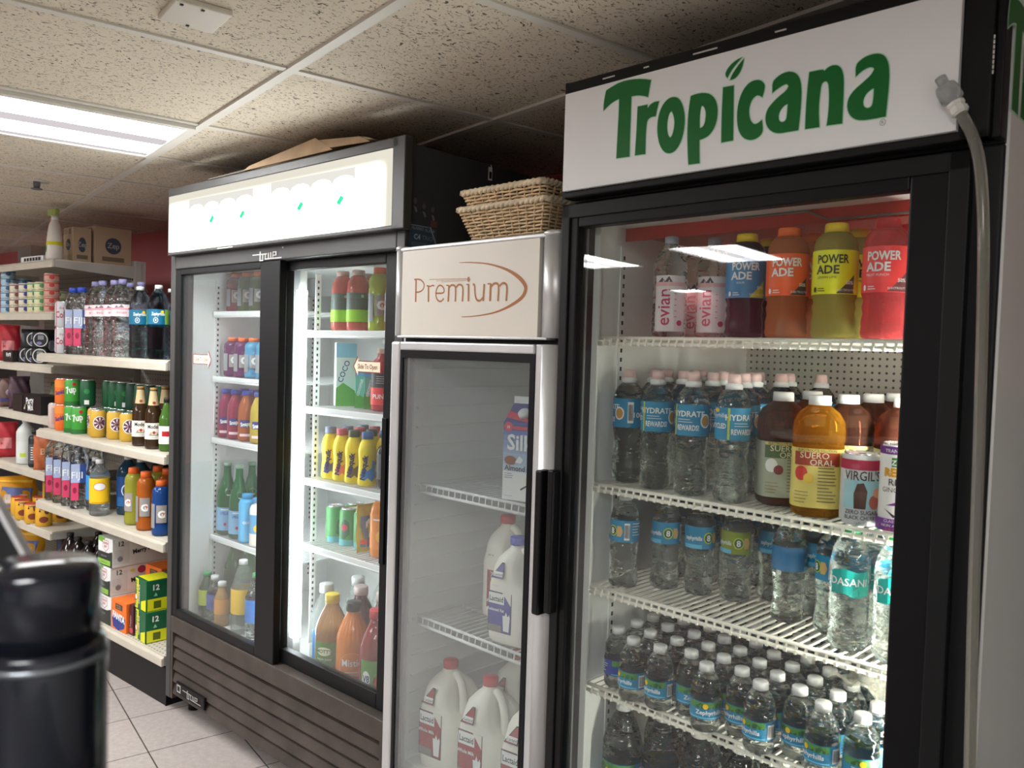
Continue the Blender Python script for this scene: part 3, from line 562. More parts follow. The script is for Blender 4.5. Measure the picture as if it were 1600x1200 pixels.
def sign_lit():
    m = bpy.data.materials.new('lit_sign'); m.use_nodes = True; nt = m.node_tree; nt.nodes.clear(); N = nt.nodes.new; L = nt.links.new
    tcd = N('ShaderNodeTexCoord'); sp = N('ShaderNodeSeparateXYZ'); L(tcd.outputs['Object'], sp.inputs[0])
    def band(o, c, h, soft):
        a = N('ShaderNodeMath'); a.operation = 'SUBTRACT'; a.inputs[1].default_value = c; L(o, a.inputs[0]); ab = N('ShaderNodeMath'); ab.operation = 'ABSOLUTE'; L(a.outputs[0], ab.inputs[0])
        r = N('ShaderNodeMapRange'); r.interpolation_type = 'SMOOTHSTEP'; r.inputs['From Min'].default_value = h + soft; r.inputs['From Max'].default_value = h - soft * .3; r.inputs['To Min'].default_value = 0; r.inputs['To Max'].default_value = 1; L(ab.outputs[0], r.inputs['Value']); return r.outputs['Result']
    x = band(sp.outputs[0], .665, .59, .05); z = band(sp.outputs[2], 1.828, .068, .04)
    mu = N('ShaderNodeMath'); mu.operation = 'MULTIPLY'; L(x, mu.inputs[0]); L(z, mu.inputs[1])
    mr = N('ShaderNodeMapRange'); mr.inputs['To Min'].default_value = .5; mr.inputs['To Max'].default_value = HEADER; L(mu.outputs[0], mr.inputs['Value'])
    mc = N('ShaderNodeMix'); mc.data_type = 'RGBA'; mc.inputs['A'].default_value = (1, .95, .8, 1); mc.inputs['B'].default_value = (1, 1, .96, 1); L(mu.outputs[0], mc.inputs['Factor'])
    e = N('ShaderNodeEmission'); L(mr.outputs['Result'], e.inputs[1]); L(mc.outputs['Result'], e.inputs[0]); o = N('ShaderNodeOutputMaterial'); L(e.outputs[0], o.inputs[0]); return m
LIT = sign_lit(); BANDM = emis('printed_band', (1, .97, .9), .52); GEM = emis('printed_green', (.05, .75, .35), .8)
b = MB(); b.box(.04, -.030, 1.750, 1.318, -.006, 1.955, LIT); f3 = lambda s_, t, e: (s_, -.030 - e, t); it = []
for x0, x1, n in ((.195, .625, 4), (.73, 1.16, 4)):
    P_ = [(x0, 1.929), (x0, 1.895)]
    for k in range(n):
        for j in range(6): a = PI - PI * j / 5; xc = x0 + (x1 - x0) * (k + .5) / n; P_.append((xc + (x1 - x0) / n * .48 * math.cos(a), 1.889 + .019 * math.sin(a)))
    P_ += [(x1, 1.895), (x1, 1.925)]; it.append(('poly', P_, BANDM))
for x, z in ((.36, 1.846), (.56, 1.845), (.894, 1.84), (1.094, 1.838)): it.append(('poly', [(x - .018, z - .006), (x - .002, z - .014), (x + .018, z + .006), (x + .002, z + .014)], GEM))
art(b, it, f3); b.build('sign_panel', tc_)
b = MB(); z0, z1 = .35, 1.70; TD = D - .036
b.box(.035, .07, z0, .041, TD, z1, INNER); b.box(W - .041, .07, z0, W - .035, TD, z1, INNER); b.box(.041, TD - .006, z0, W - .041, TD, z1, INNER); b.box(.041, .07, z0 - .008, W - .041, TD, z0, INNER); b.box(.041, .07, z1 - .006, W - .041, TD, z1, INNER); b.box(.041, TD - .2, 1.62, W - .041, TD - .19, z1, INNER)
b.box(.655, .10, z0, .705, .13, z1, INNER, .004); b.build('liner', tc_)
b = MB()
for x, y in ((.041, .16), (.041, .6), (.706, .16)): b = MB(); pilaster(b, x, y, .40, 1.66, INNER); b.build('shelf_strip', tc_)
b = MB(); b.box(.706, .085, .44, .732, .112, 1.60, LEDM); b.box(.62, .09, .42, .640, .11, 1.64, emis('led_tube_dim', (.9, .97, 1), LED * 1.3)); b.build('light_strip', tc_)
for x, w_, z in ((.045, .60, 1.538), (.045, .60, 1.287), (.045, .60, 1.047), (.045, .60, .664), (.715, .585, 1.468), (.715, .585, 1.215), (.715, .585, .975), (.715, .585, .755)):
    s_ = wire_shelf(w_, .56, WIREW, .02, False, .018); s_.box(0, -.006, -.019 if x > .5 else -.014, w_, -.002, .002, WIREW, .002); s_.build('wire_shelf', tc_, loc=(x, .125 if x > .5 else .155, z))
def slide(x0, x1, z0, z1, y, gl, name, lw, rw, bw, tw):
    b = MB(); b.box(x0, y, z0, x0 + lw, y + .028, z1, BLACK, .003); b.box(x1 - rw, y, z0, x1, y + .028, z1, BLACK, .003); b.box(x0 + lw, y, z1 - tw, x1 - rw, y + .028, z1, BLACK, .003); b.box(x0 + lw, y, z0, x1 - rw, y + .028, z0 + bw, BLACK, .003)
    dr = b.build('door', tc_); g = MB(); g.box(x0 + lw - .002, y + .011, z0 + bw - .002, x1 - rw + .002, y + .016, z1 - tw + .002, GLASS_S); g.build('glass_pane', dr); return dr
dl = slide(.036, .735, .374, 1.69, .004, 1, 'l', .035, .115, .03, .022)
dr = slide(.66, 1.309, .374, 1.69, .036, 1, 'r', .068, .085, .045, .03)
ARW = ink('e8e2c8'); ARB = ink('8a3030')
def sticker(parent, cx, cz, y, w_, flip):
    b = MB(); f = lambda s_, t, e: (cx + s_ * flip, y - e, cz + t)
    P_ = [(-.5, 0), (-.34, .26), (-.34, .14), (.5, .14), (.5, -.14), (-.34, -.14), (-.34, -.26)]
    b.add([f(x * w_, z * w_ * .95, 0) for x, z in P_], [tuple(range(7))], ARB); b.add([f(x * w_ * .93, z * w_ * .8, .0004) for x, z in P_], [tuple(range(7))], ARW)
    art(b, [('txt', 'Slide To Open', .02 * w_ * flip, -.05 * w_, .11 * w_, ARB, 0, .01, w_ * .7)], lambda s_, t, e: (cx + s_, y - .0004 - e, cz + t)); b.build('arrow_sticker', parent)
sticker(dr, 1.135, 1.362, .0465, .13, 1); sticker(dl, .222, 1.357, .0145, .135, -1)
b = MB(); b.box(1.228, .030, .80, 1.248, .036, 1.22, BLACKP, .002); b.build('door_pull', dr)
b = MB(); PB = ink('39414a'); b.box(0, -.05, -.08, .0012, .05, .08, mat('poster_dark', (.05, .055, .06), .5))
g3 = lambda s_, t, e: (.0012 + e, s_, t); gr = ink('8d9096'); rnd = random.Random(4)
it = [('rect', -.05, -.08, .05, -.022, mat('poster_blue', (.05, .09, .14), .45)), ('rect', -.05, -.022, .02, -.019, gr)]
for px_, pz_ in ((-.032, .045), (.0, .035), (.032, .03)): it += [('ell', px_, pz_, .006, .008, ink('6a5c5c')), ('poly', [(px_ - .01, pz_ - .01), (px_ + .011, pz_ - .009), (px_ + .009, pz_ - .05), (px_ - .008, pz_ - .055)], ink('3c3e44')), ('poly', [(px_ - .006, pz_ - .014), (px_ + .004, pz_ - .016), (px_ + .009, pz_ - .028), (px_ + .002, pz_ - .03)], ink('7a7c82'))]
it += [('txt', 'FILARMO', -.022, -.032, .0075, gr, 0, .02), ('txt', 'FILARM', .022, -.034, .0075, gr, 0, .02), ('txt', 'C4', -.024, -.058, .014, ink('b8bdc4'), 0, .03), ('txt', 'TRIO', .013, -.058, .013, gr), ('poly', [(.02, -.02), (.025, -.018), (.05, -.066), (.046, -.07)], ink('9aa0a6')), ('rect', .024, -.018, .048, .0, ink('6e4a4a'))]
it += fine(-.045, -.068, .08, 3, .004, gr, 3)
art(b, it, g3); o = b.build('band_poster', loc=SLI.w(1.346, .062, 1.776), rotz=SLI.a); tag(o, 'small dark band poster stuck on the side of the sliding-door cooler', 'poster')

# ------------------------------------------------------------ gondola shelving
def bay(u0, u1, depth, shelves, top, label, vb=.5, lend=True):
    e = empty('gondola_shelf_unit', GON.w(u0, vb, 0), GON.a); tag(e, label, 'shelving')
    O = lambda b, n: b.build(n, e, loc=(0, -vb, 0)); w_ = u1 - u0
    b = MB(); b.box(.0, vb + .002, .12, w_, vb + .012, top, PEG); O(b, 'back_panel')
    b = MB(); b.box(w_ - .046, vb - .03, .0, w_ - .002, vb + .03, top + .01, SHELFD, .003)
    z = .3
    while z < top - .03: b.box(w_ - .03, vb - .0306, z, w_ - .018, vb - .0298, z + .012, BLACKP); z += .028
    O(b, 'upright')
    b = MB(); b.box(0, .02, .0, w_ - .004, .04, .15, BLACK, .003); b.box(w_ - .01, .02, .0, w_ - .004, vb, .16, BLACK); O(b, 'kick_plate')
    for i, z in enumerate(shelves):
        y0 = vb - depth if z > .3 else 0.0
        b = MB(); b.box(0.004, y0 + .01, z - .012, w_ - .004, vb - .03, z, SHELFH if z < .3 else SHELF)
        b.box(.002, y0 - .002, z - .040, w_ - .002, y0 + .012, z - .008, SHELF, .003); b.add([(.002, y0 - .002, z - .012), (w_ - .002, y0 - .002, z - .012), (w_ - .002, y0 + .018, z + .001), (.002, y0 + .018, z + .001)], [(0, 1, 2, 3)], SHELF)
        for x in (.004, w_ - .006): b.add([(x, y0 + .012, z - .038), (x, vb - .03, z - .062), (x, vb - .03, z - .001), (x, y0 + .012, z - .008), (x + .003, y0 + .012, z - .038), (x + .003, vb - .03, z - .062), (x + .003, vb - .03, z - .001), (x + .003, y0 + .012, z - .008)], [(0, 3, 2, 1), (4, 5, 6, 7), (0, 1, 5, 4), (1, 2, 6, 5), (2, 3, 7, 6), (3, 0, 4, 7)], SHELFD)
        b.build('shelf', e, loc=(0, -vb, 0))
    return e
bay(-1.225, -.0, .5, [1.345, .985, .645, .20], 1.37, 'near bay of cream metal shelving stocked with drinks beside the sliding cooler')
bay(-2.47, -1.235, .43, [1.80, 1.545, 1.285, 1.03, .75, .47, .2], 1.82, 'far bay of cream metal shelving with pet food and boxes on top')

# ------------------------------------------------------------ product materials
WAT = clear('water_bottle_clear', (.965, .99, .985), .06, .0, 1.42, bump=.6)
WATF = clear('frosted_clear_plastic', (.93, .96, .95), .5, .08, 1.2, .10, (.75, .8, .78))
JUG = mat('milk_jug_plastic', (.80, .79, .71), .38, spec=.4)
def liquid(name, c, rough=.08, tr=.35): return mat(name, c, rough, trans=tr, ior=1.33, spec=.6)
def juicy(name, c): return clear(name, tuple(.35 + .65 * x for x in c), .6, .0, 1.2, .36, c)
CW = mat('cap_white', (.72, .74, .74), .4); CP = mat('cap_pinkish', (.78, .55, .52), .45); CB = mat('cap_blue', (.03, .08, .5), .4); CK = mat('cap_black', (.015, .015, .017), .4)
CO = mat('cap_orange', (.85, .16, .03), .4); CR = mat('cap_red', (.55, .02, .03), .4); CY = mat('cap_yellow', (.85, .62, .03), .4); CG = mat('cap_green', (.02, .35, .10), .4); CL = mat('cap_lilac', (.30, .30, .55), .4); CGR = mat('cap_grey', (.25, .27, .3), .4)
LB = ink('1784b0'); LBD = ink('0f4f8c'); LN = ink('1f3f9e'); LWH = ink('e9eceb'); LG = ink('2f7a3a'); LYG = ink('b7c93a'); LT = ink('12a39c'); LK = ink('1a1c20'); LR = ink('b3202c'); LY = ink('f0c419'); LPK = ink('d8436a'); LOR = ink('e8641c'); LDG = ink('12503a'); LPU = ink('6b2a86'); LGR = ink('8f9498'); LCR = ink('e7dfc0'); LBR = ink('5a3a28')
def prod(name, cat):
    e = empty(name); e['category'] = cat; return e
def bottle(name, prof, m, cap, caploc, label=None, n=20, rib=None, sq=None, ell=1.0, cat='bottle', capr=None, ridge=True):
    """prof: outline of the body; cap: material; caploc: (z0, z1, r); label: (z0, z1, r, material, [art]) or a list of them"""
    e = prod(name, cat)
    b = MB(); b.lathe(prof, m, n, rib=rib, sq=sq, ell=ell); b.build('body', e)
    if cap:
        z0, z1, r = caploc; b = MB(); b.lathe([(r, z0), (r, z1 - .0015), (r - .0015, z1)], cap, 18, rib=(18, r * .03, z0, z1 - .003) if ridge else None); b.build('cap', e)
    if label:
        for lb in (label if isinstance(label, list) else [label]):
            z0, z1, r, lm, items = lb[:5]; rf = r if callable(r) else (lambda t, r=r: r)
            b = MB()
            if not (len(lb) > 5 and lb[5] == 'front'):
                b.lathe([(rf(z0 + (z1 - z0) * k / 4) + .0006, z0 + (z1 - z0) * k / 4) for k in range(5)], lm, n, caps=False, ell=ell, sq=sq)
            art(b, items, cylmap(lambda t: rf(t) + .0006, ell, sq)); b.build('label', e)
    return e
def ridged(r, z0, z1, n, amp):
    P = []
    for i in range(n + 1):
        z = z0 + (z1 - z0) * i / n; P += [(r, z)] + ([(r - amp, z + (z1 - z0) / n * .5)] if i < n else [])
    return P
def mix(m1, m2): return m1
# --- spring waters
def wave(z0, z1, m): return [('poly', [(-.05 + .1 * k / 12, z0 + (z1 - z0) * (.55 + .25 * math.sin(k * 1.1))) for k in range(13)] + [(.05, z0), (-.05, z0)], m)]
def spring_label(z0, z1, r, txt='Zephyrhills', th=.008, seed=1, front=0):
    h = z1 - z0; it = [('rect', -r * 1.5, z0 + h * .62, r * 1.2, z1 - .001, ink('4a8a3c')), ('poly', [(-r * 1.2, z0 + h * .62), (-r * .6, z1 - .002), (0, z0 + h * .66), (r * .6, z1 - .003), (r * 1.2, z0 + h * .62)], ink('1f5a34')),
          ('ell', -r * .3, z0 + h * .75, .005, .005, LY), ('rect', -r * 1.5, z0 + h * .08, r * 1.2, z0 + h * .14, ink('6fc4e8')), ('txt', txt, -.001, z0 + h * .3, th, LWH, 0, .02, r * 2.0)] + barcode(r * 1.35, z0 + h * .12, r * .5, h * .75, seed) + fine(-r * 2.6, z1 - .004, r * .9, 5, h / 7, LWH, seed)
    return it
def sports():
    r = .033; P = [(.024, 0), (.031, .004), (.033, .012)] + ridged(.033, .018, .05, 4, .0018) + [(.031, .056), (.0285, .075), (.029, .095), (.0325, .112), (r, .12), (r, .182), (.032, .19), (.027, .203), (.019, .213), (.0125, .218), (.0125, .224)]
    it = [('txt', 'HYDRATE', -.004, .158, .011, LWH, 0, .02), ('txt', 'REWARDS!', -.004, .131, .0105, LWH, 0, .02, .046), ('rect', -.034, .121, -.030, .181, LYG), ('txt', 'RECYCLED', -.058, .142, .0095, LWH, 0, .02, .042), ('txt', 'zephyrhills', -.058, .163, .008, LWH, 0, .0, .04), ('ell', -.058, .176, .006, .004, LY), ('ell', .032, .15, .011, .014, LWH), ('ell', .032, .15, .0085, .011, ink('b98a4a')), ('rect', .05, .13, .062, .175, LWH), ('txt', '100%', .078, .142, .011, LWH, 0, .02)] + barcode(.05, .13, .011, .044, 3) + fine(-.022, .152, .034, 2, .005, LWH, 3, .001)
    e = bottle('water_bottle', P, WAT, None, None, (.120, .182, r, LB, it), 24)
    b = MB(); b.lathe([(.0165, .216), (.0165, .224), (.0125, .227), (.0125, .236), (.0105, .244), (.009, .245)], CW, 18); b.lathe([(.0128, .2275), (.0128, .2365), (.011, .2445)], CP, 18); b.build('sports_cap', e); return e
def half_litre(lm=LB, txt='zephyrhills', name='water_bottle'):
    r = .031; P = [(.022, 0), (.029, .004), (r, .012), (.0295, .03), (.027, .05), (.0275, .066), (.0305, .084), (r, .092), (r, .148), (.0298, .158), (.025, .172), (.0175, .182), (.0115, .187), (.0115, .193)]
    z0, z1 = .10, .146; it = [('ell', .0, .123, .011, .012, LYG), ('ell', 0, .123, .0085, .0095, LDG), ('txt', '8', 0, .117, .012, LWH, 0, .03), ('poly', [(.011, .112), (.02, .112), (.024, .123), (.02, .134), (.011, .134)], ink('c9a86a')), ('txt', 'zephyrhills', -.032, .118, .0085, LWH, 0, .02, .036), ('rect', -.052, .101, -.014, .109, ink('5fb9e0'))] + barcode(.027, .105, .011, .036, 7) + fine(.043, .14, .02, 5, .006, LWH, 2)
    return bottle(name, P, WAT, CW, (.187, .2, .0135), (z0, z1, r, lm, it), 24, rib=(6, .0008, .01, .09))
def dasani():
    r = .0325; P = [(.022, 0), (.029, .003), (.0325, .014)] + ridged(.0322, .02, .10, 12, .0012) + [(r, .104), (r, .15), (.0315, .16), (.028, .175), (.021, .19), (.0125, .2), (.0125, .206)]
    it = [('poly', [(-.034, .10), (-.034, .139), (-.01, .146), (.012, .140), (.034, .143), (.034, .101), (.012, .096), (-.01, .103)], LT), ('poly', [(.0, .099), (.034, .101), (.034, .12), (.016, .117), (.006, .108)], ink('1fc7b0')), ('txt', 'DASANI', -.002, .117, .0125, LWH, 0, .012)]
    return bottle('water_bottle', P, WAT, CG, (.2, .214, .0138), (.10, .14, r, LT, it, 'front'), 24, rib=(10, .0007, .0, .2))
def small_water(lm=LB):
    r = .0285; P = [(.021, 0), (.026, .003), (r, .010), (.0275, .018), (.0275, .024), (r, .03), (r, .064), (.028, .07), (.0285, .078), (.027, .09), (.022, .102), (.0145, .112), (.0115, .115), (.0115, .12)]
    return bottle('small_water_bottle', P, WAT, CW, (.114, .128, .0138), (.028, .062, r, lm, spring_label(.028, .062, r)), 22)
def big_water():
    P = [(.036, 0), (.042, .005), (.0435, .02)] + ridged(.0435, .03, .09, 4, .002) + [(.0435, .10), (.0435, .17), (.044, .185), (.043, .2), (.037, .225), (.028, .25), (.0185, .268), (.0145, .275), (.0145, .283)]
    return bottle('large_water_bottle', P, WAT, CW, (.275, .295, .0168), (.10, .168, .0435, LB, spring_label(.10, .168, .0435, 'Zephyrhills', .014, 3)), 32, rib=(16, .001, .2, .262))
def evian(h=.21, r=.036):
    k = h / .21; P = [(.026, 0), (.034, .004), (r, .012), (r, .135 * k)] + [(r * .98, .15 * k), (r * .8, .172 * k), (r * .5, .19 * k), (.0125, .196 * k), (.0125, .2 * k)]
    pk = ink('b8305a'); it = [('rect', -.034, .012, .034, .128 * k, ink('e6e0e4')), ('poly', [(-.03, .112 * k), (-.018, .124 * k), (-.012, .116 * k), (-.004, .127 * k), (.004, .114 * k), (.02, .112 * k)], ink('5a4a52')), ('rect', -.034, .106 * k, .034, .1145 * k, ink('e8b6bc')), ('txt', 'evian', -.001, .062 * k, .0265 * k, pk, 90, .008, .088), ('ell', .02, .03, .006, .006, pk)] + fine(.008, .09 * k, .006, 5, .012, pk, 3)
    return bottle('water_bottle', P, WAT, ink('b7bcc8'), (.197 * k, .212 * k, .014), (.012, .128 * k, r, LWH, it, 'front'), 24)
def evian_large():
    r = .043; P = [(.033, 0), (.041, .005), (r, .015)] + ridged(r, .03, .16, 5, .002) + [(r, .17), (r, .225), (.042, .24), (.037, .265), (.026, .292), (.0155, .305), (.0155, .31)]
    pk = ink('c24a66'); it = [('poly', [(-.03, .207), (-.02, .219), (-.012, .21), (0, .222), (.01, .209)], ink('8a7080')), ('rect', -.05, .2, .05, .207, ink('e2a0ac')), ('txt', 'evian', 0, .183, .014, pk), ('ell', .03, .205, .004, .004, pk)]
    return bottle('water_bottle', P, WAT, CL, (.31, .33, .0165), (.172, .222, r, ink('e9dfe2'), it), 24)
def litre_water():
    r = .041; P = [(.03, 0), (.039, .005), (r, .015)] + ridged(r, .03, .13, 4, .002) + [(r, .14), (r, .2), (.04, .215), (.033, .245), (.02, .268), (.0135, .275), (.0135, .28)]
    return bottle('water_bottle', P, clear('smoky_water', (.62, .72, .76), .45, .02, 1.25), CW, (.28, .295, .015), (.138, .198, r, ink('0f6484'), [('rect', .025, .139, .05, .197, ink('8ec04a')), ('txt', 'Zephyrhills', -.002, .174, .012, LWH, 0, .02, .05), ('ell', .014, .188, .006, .006, LY), ('ring', -.01, .155, .009, .011, .002, LWH), ('txt', '8', -.01, .151, .009, LWH)]), 24)
def fiji():
    P = [(.033, 0), (.036, .004), (.037, .012), (.037, .215), (.035, .235), (.028, .262), (.018, .28), (.0155, .284), (.0155, .288)]
    e = prod('square_water_bottle', 'bottle'); b = MB(); b.lathe(P, WAT, 28, sq=5); b.build('body', e)
    b = MB(); b.lathe([(.019, .284), (.019, .305), (.017, .307)], CB, 18); b.build('cap', e)
    b = MB(); f = frontmap(-.0375); art(b, [('rect', -.031, .12, .031, .205, ink('a9b8d8')), ('rect', .005, .12, .031, .205, ink('28468c')), ('rect', -.03, .04, .0, .12, LPK), ('ell', -.015, .085, .008, .014, ink('9a1f44')), ('txt', 'FIJI', -.006, .14, .03, LWH, 0, .01, .045)], f, 1); b.build('label', e); return e
# --- sports drinks
def power(c, lab, dark, top, name='sports_drink_bottle', tone='light', sub=''):
    r = .038; P = [(.03, 0), (.036, .004), (r, .012), (.0365, .02), (.0375, .03), (.0345, .045), (.037, .055), (.0345, .066), (r, .076), (r, .155), (.0365, .160), (.037, .166), (.033, .178), (.025, .187), (.0185, .190), (.0185, .192)]
    tx = LWH if tone == 'light' else ink('2a2c10')
    it = [('poly', [(.004, .079), (.037, .079), (.037, .112)], dark), ('txt', 'POWER', -.003, .132, .0145, tx, 0, .028, .055), ('txt', 'ADE', -.012, .1135, .0145, tx, 0, .028), ('txt', '50%', .027, .095, .006, LWH, 0, .02), ('txt', 'ELECTROLYTES', .022, .083, .0035, LWH), ('ell', -.034, .086, .003, .005, tx)] + fine(-.027, .087, .016, 2, .004, tx, 3, .0014)
    if sub: it.append(('txt', sub, -.012, .105, .004, tx))
    return bottle(name, P, c, top, (.189, .205, .02), (.078, .155, r, lab, it), 24)
def gator(c, cap, txt='G', lab=None, h=.2):
    r = .036; k = h / .2; P = [(.03, 0), (.035, .004), (r, .012), (r, .03 * k), (.033, .05 * k), (r, .075 * k), (r, .13 * k), (.0345, .14 * k), (r, .15 * k), (.034, .168 * k), (.026, .18 * k), (.019, .184 * k)]
    it = [('rect', -.02, .05 * k, .02, .115 * k, lab or ink('9a9490')), ('txt', txt, 0, .07 * k, .026, LWH, 0, .06), ('poly', [(.006, .075 * k), (.012, .083 * k), (.004, .09 * k)], LOR), ('rect', -.05, .03 * k, -.026, .12 * k, ink('8c8f92'))]
    return bottle('sports_drink_bottle', P, c, cap, (.182 * k, .203 * k, .021), (.045 * k, .12 * k, r, lab or ink('5a5754'), it, 'front'), 20)
def label_bottle(name, h, r, c, cap, bands, texts=(), neck=.35, capr=.016, n=20, sq=None, square_sh=False, caph=.016, front=False):
    """a plain shouldered bottle; bands: [(z0, z1, material)], texts: art items"""
    hs = h * (1 - neck); P = [(r * .8, 0), (r * .97, .004), (r, .012), (r, hs), (r * .97, hs + h * .03), (r * .8, hs + h * .1), (r * .52, h * .93 - caph), (capr * .85, h - caph - .004), (capr * .85, h - caph)]
    L_ = []
    for i, (z0, z1, m) in enumerate(bands): L_.append((z0, z1, r, m, [t for t in texts if t[0] != 'poly' and z0 - .02 <= (t[2] if t[0] != 'poly' else z0) <= z1]))
    return bottle(name, P, c, cap, (h - caph - .001, h, capr), L_, n, sq=sq)
# --- cans and cartons
def can(c1, items=(), tall=False, c2=None):
    h = .146 if tall else .122; r = .029 if tall else .033
    e = prod('tall_drink_can' if tall else 'drink_can', 'can'); b = MB()
    b.lathe([(r * .78, 0), (r * .82, .002), (r, .009), (r, h - .012), (r * .86, h - .003)], c1, 22, caps=False); b.lathe([(r * .78, .001), (r * .3, .006)], CAN, 18, caps=False)
    art(b, list(items), cylmap(r)); b.build('body', e)
    b = MB(); b.lathe([(r * .86, h - .003), (r * .87, h), (r * .83, h), (r * .8, h - .004), (.001, h - .004)], CAN, 20, caps=False)
    b.box(-.006, -.012, h - .0035, .006, .008, h - .0015, CAN, .001); b.build('lid', e); return e
def carton(name, w_, d_, h, m, front=(), right=(), left=(), top=(), cat='box', flap=True):
    e = prod(name, cat); b = MB(); b.box(-w_ / 2, -d_ / 2, 0, w_ / 2, d_ / 2, h, m, .0015)
    art(b, list(front), frontmap(-d_ / 2)); art(b, list(right), rightmap(w_ / 2)); art(b, list(top), lambda s_, t, ee: (s_, t, h + ee)); 
    if left: art(b, list(left), lambda s_, t, ee: (-w_ / 2 - ee, -s_, t))
    b.build('body', e)
    if flap:
        b = MB(); b.box(-w_ / 2 - .0006, -d_ / 2 + .01, h - .018, -w_ / 2 + .002, d_ / 2 - .01, h - .001, m); b.box(w_ / 2 - .002, -d_ / 2 + .01, h - .016, w_ / 2 + .0008, d_ / 2 - .01, h - .001, m); b.build('end_flap', e)
    return e
def jug(lab, cap, txt='Lactaid', sub='Whole Milk', h=.255, w_=.062, old=False):
    e = prod('milk_jug', 'jug'); b = MB(); n = 32
    secs = [(0, .88, 0), (.006, .97, 0), (.02, 1, 0), (h * .50, 1, 0), (h * .56, 1, 0), (h * .64, .98, 0), (h * .72, .90, -.002), (h * .79, .74, -.006), (h * .85, .5, -.010), (h * .885, .33, -.010), (h * .90, .29, -.010), (h * .945, .27, -.010)]
    vs = []; fs = []
    for z, k, dx in secs:
        sq = 5 if z < h * .6 else (3.4 if z < h * .8 else 2.2)
        for i in range(n):
            a = 2 * PI * i / n; rr = w_ * k / ((abs(math.cos(a)) ** sq + abs(math.sin(a)) ** sq) ** (1 / sq))
            x, y = rr * math.cos(a), rr * math.sin(a)
            q = max(0, math.cos(a + .35)) ** 3                      # hollow where the handle stands free
            if h * .5 < z < h * .86: 
                dd = math.sin((z - h * .5) / (h * .36) * PI); x -= q * .040 * dd * math.cos(.35); y += q * .040 * dd * math.sin(.35)
            vs.append((x + dx, y, z))
    for j in range(len(secs) - 1):
        for i in range(n): a = j * n + i; c_ = j * n + (i + 1) % n; fs.append((a, c_, c_ + n, a + n))
    fs.append(tuple(range(n - 1, -1, -1))); fs.append(tuple((len(secs) - 1) * n + i for i in range(n))); b.add(vs, fs, JUG, True)
    b.build('body', e)
    b = MB(); hx, hy = math.cos(-.35), math.sin(-.35)
    pts = [(.012, h * .885), (.028, h * .87), (.043, h * .82), (.052, h * .74), (.055, h * .65), (.054, h * .55), (.048, h * .47)]
    b.tube(chaikin([(p[0] * hx, p[0] * hy, p[1]) for p in pts]), .0105, JUG, 10); b.build('handle', e)
    b = MB(); b.lathe([(.0205, h * .925), (.0205, h * .995), (.019, h)], cap, 20, rib=(24, .0005, 0, h * .99), c=(-.010, 0)); b.build('cap', e)
    zk = 1.28 if h > .26 else 1.05; xk = w_ / .062; b = MB(); f0 = frontmap(-w_ * .999); f = f0 if old else (lambda s_, t, ee: f0(s_ * xk, t * zk, ee))
    if not old:
        it = [('rect', -.052, .028, .018, .122, LK), ('rect', -.050, .03, .016, .12, lab), ('poly', [(.016, .094), (.016, .122), (-.01, .122)], JUG), ('rect', -.05, .094, -.004, .119, LWH), ('txt', txt, -.027, .100, .012, ink('23283c'), 0, .02, .04), ('txt', sub, -.028, .077, .007, LWH, 0, .02), ('poly', [(-.004, .034), (.012, .034), (.015, .07), (-.007, .07)], LWH), ('poly', [(-.002, .066), (.004, .08), (.008, .067), (.013, .076), (.014, .066)], LWH), ('rect', -.05, .03, -.01, .045, ink('7b7a78')), ('txt', 'VITAMIN D', -.03, .135, .003, LGR)]
        art(b, it, f); sl = lambda s_, t, ee: (s_ * xk, -w_ * (1 - max(0, (t * h / .255 + .01 - .165 * h / .255)) * 5.4) - .0032 - ee, t * h / .255 + .012)
        art(b, [('poly', [(-.044, .150), (-.006, .150), (-.010, .188), (-.018, .188)], LK), ('poly', [(-.041, .152), (-.008, .152), (-.0115, .185), (-.0175, .185)], lab), ('rect', -.036, .155, -.009, .166, LWH), ('txt', txt, -.022, .157, .006, LK, 0, .01, .024)], sl, 2)
    else:
        it = [('rect', -.032, .03, .030, .13, lab), ('ring', -.0, .112, .02, .014, .002, LWH), ('txt', 'FARMLAND', 0, .121, .006, LWH, 0, .01), ('txt', '1884', 0, .108, .007, LWH), ('poly', [(-.03, .05), (-.01, .07), (.01, .062), (.03, .08), (.03, .045), (-.03, .045)], ink('d8c9c4')), ('txt', 'Whole Milk', 0, .052, .006, ink('7a2430')), ('txt', 'SEP 29', -.02, .168, .005, LK)]
        art(b, it, f)
    b.build('label', e); return e
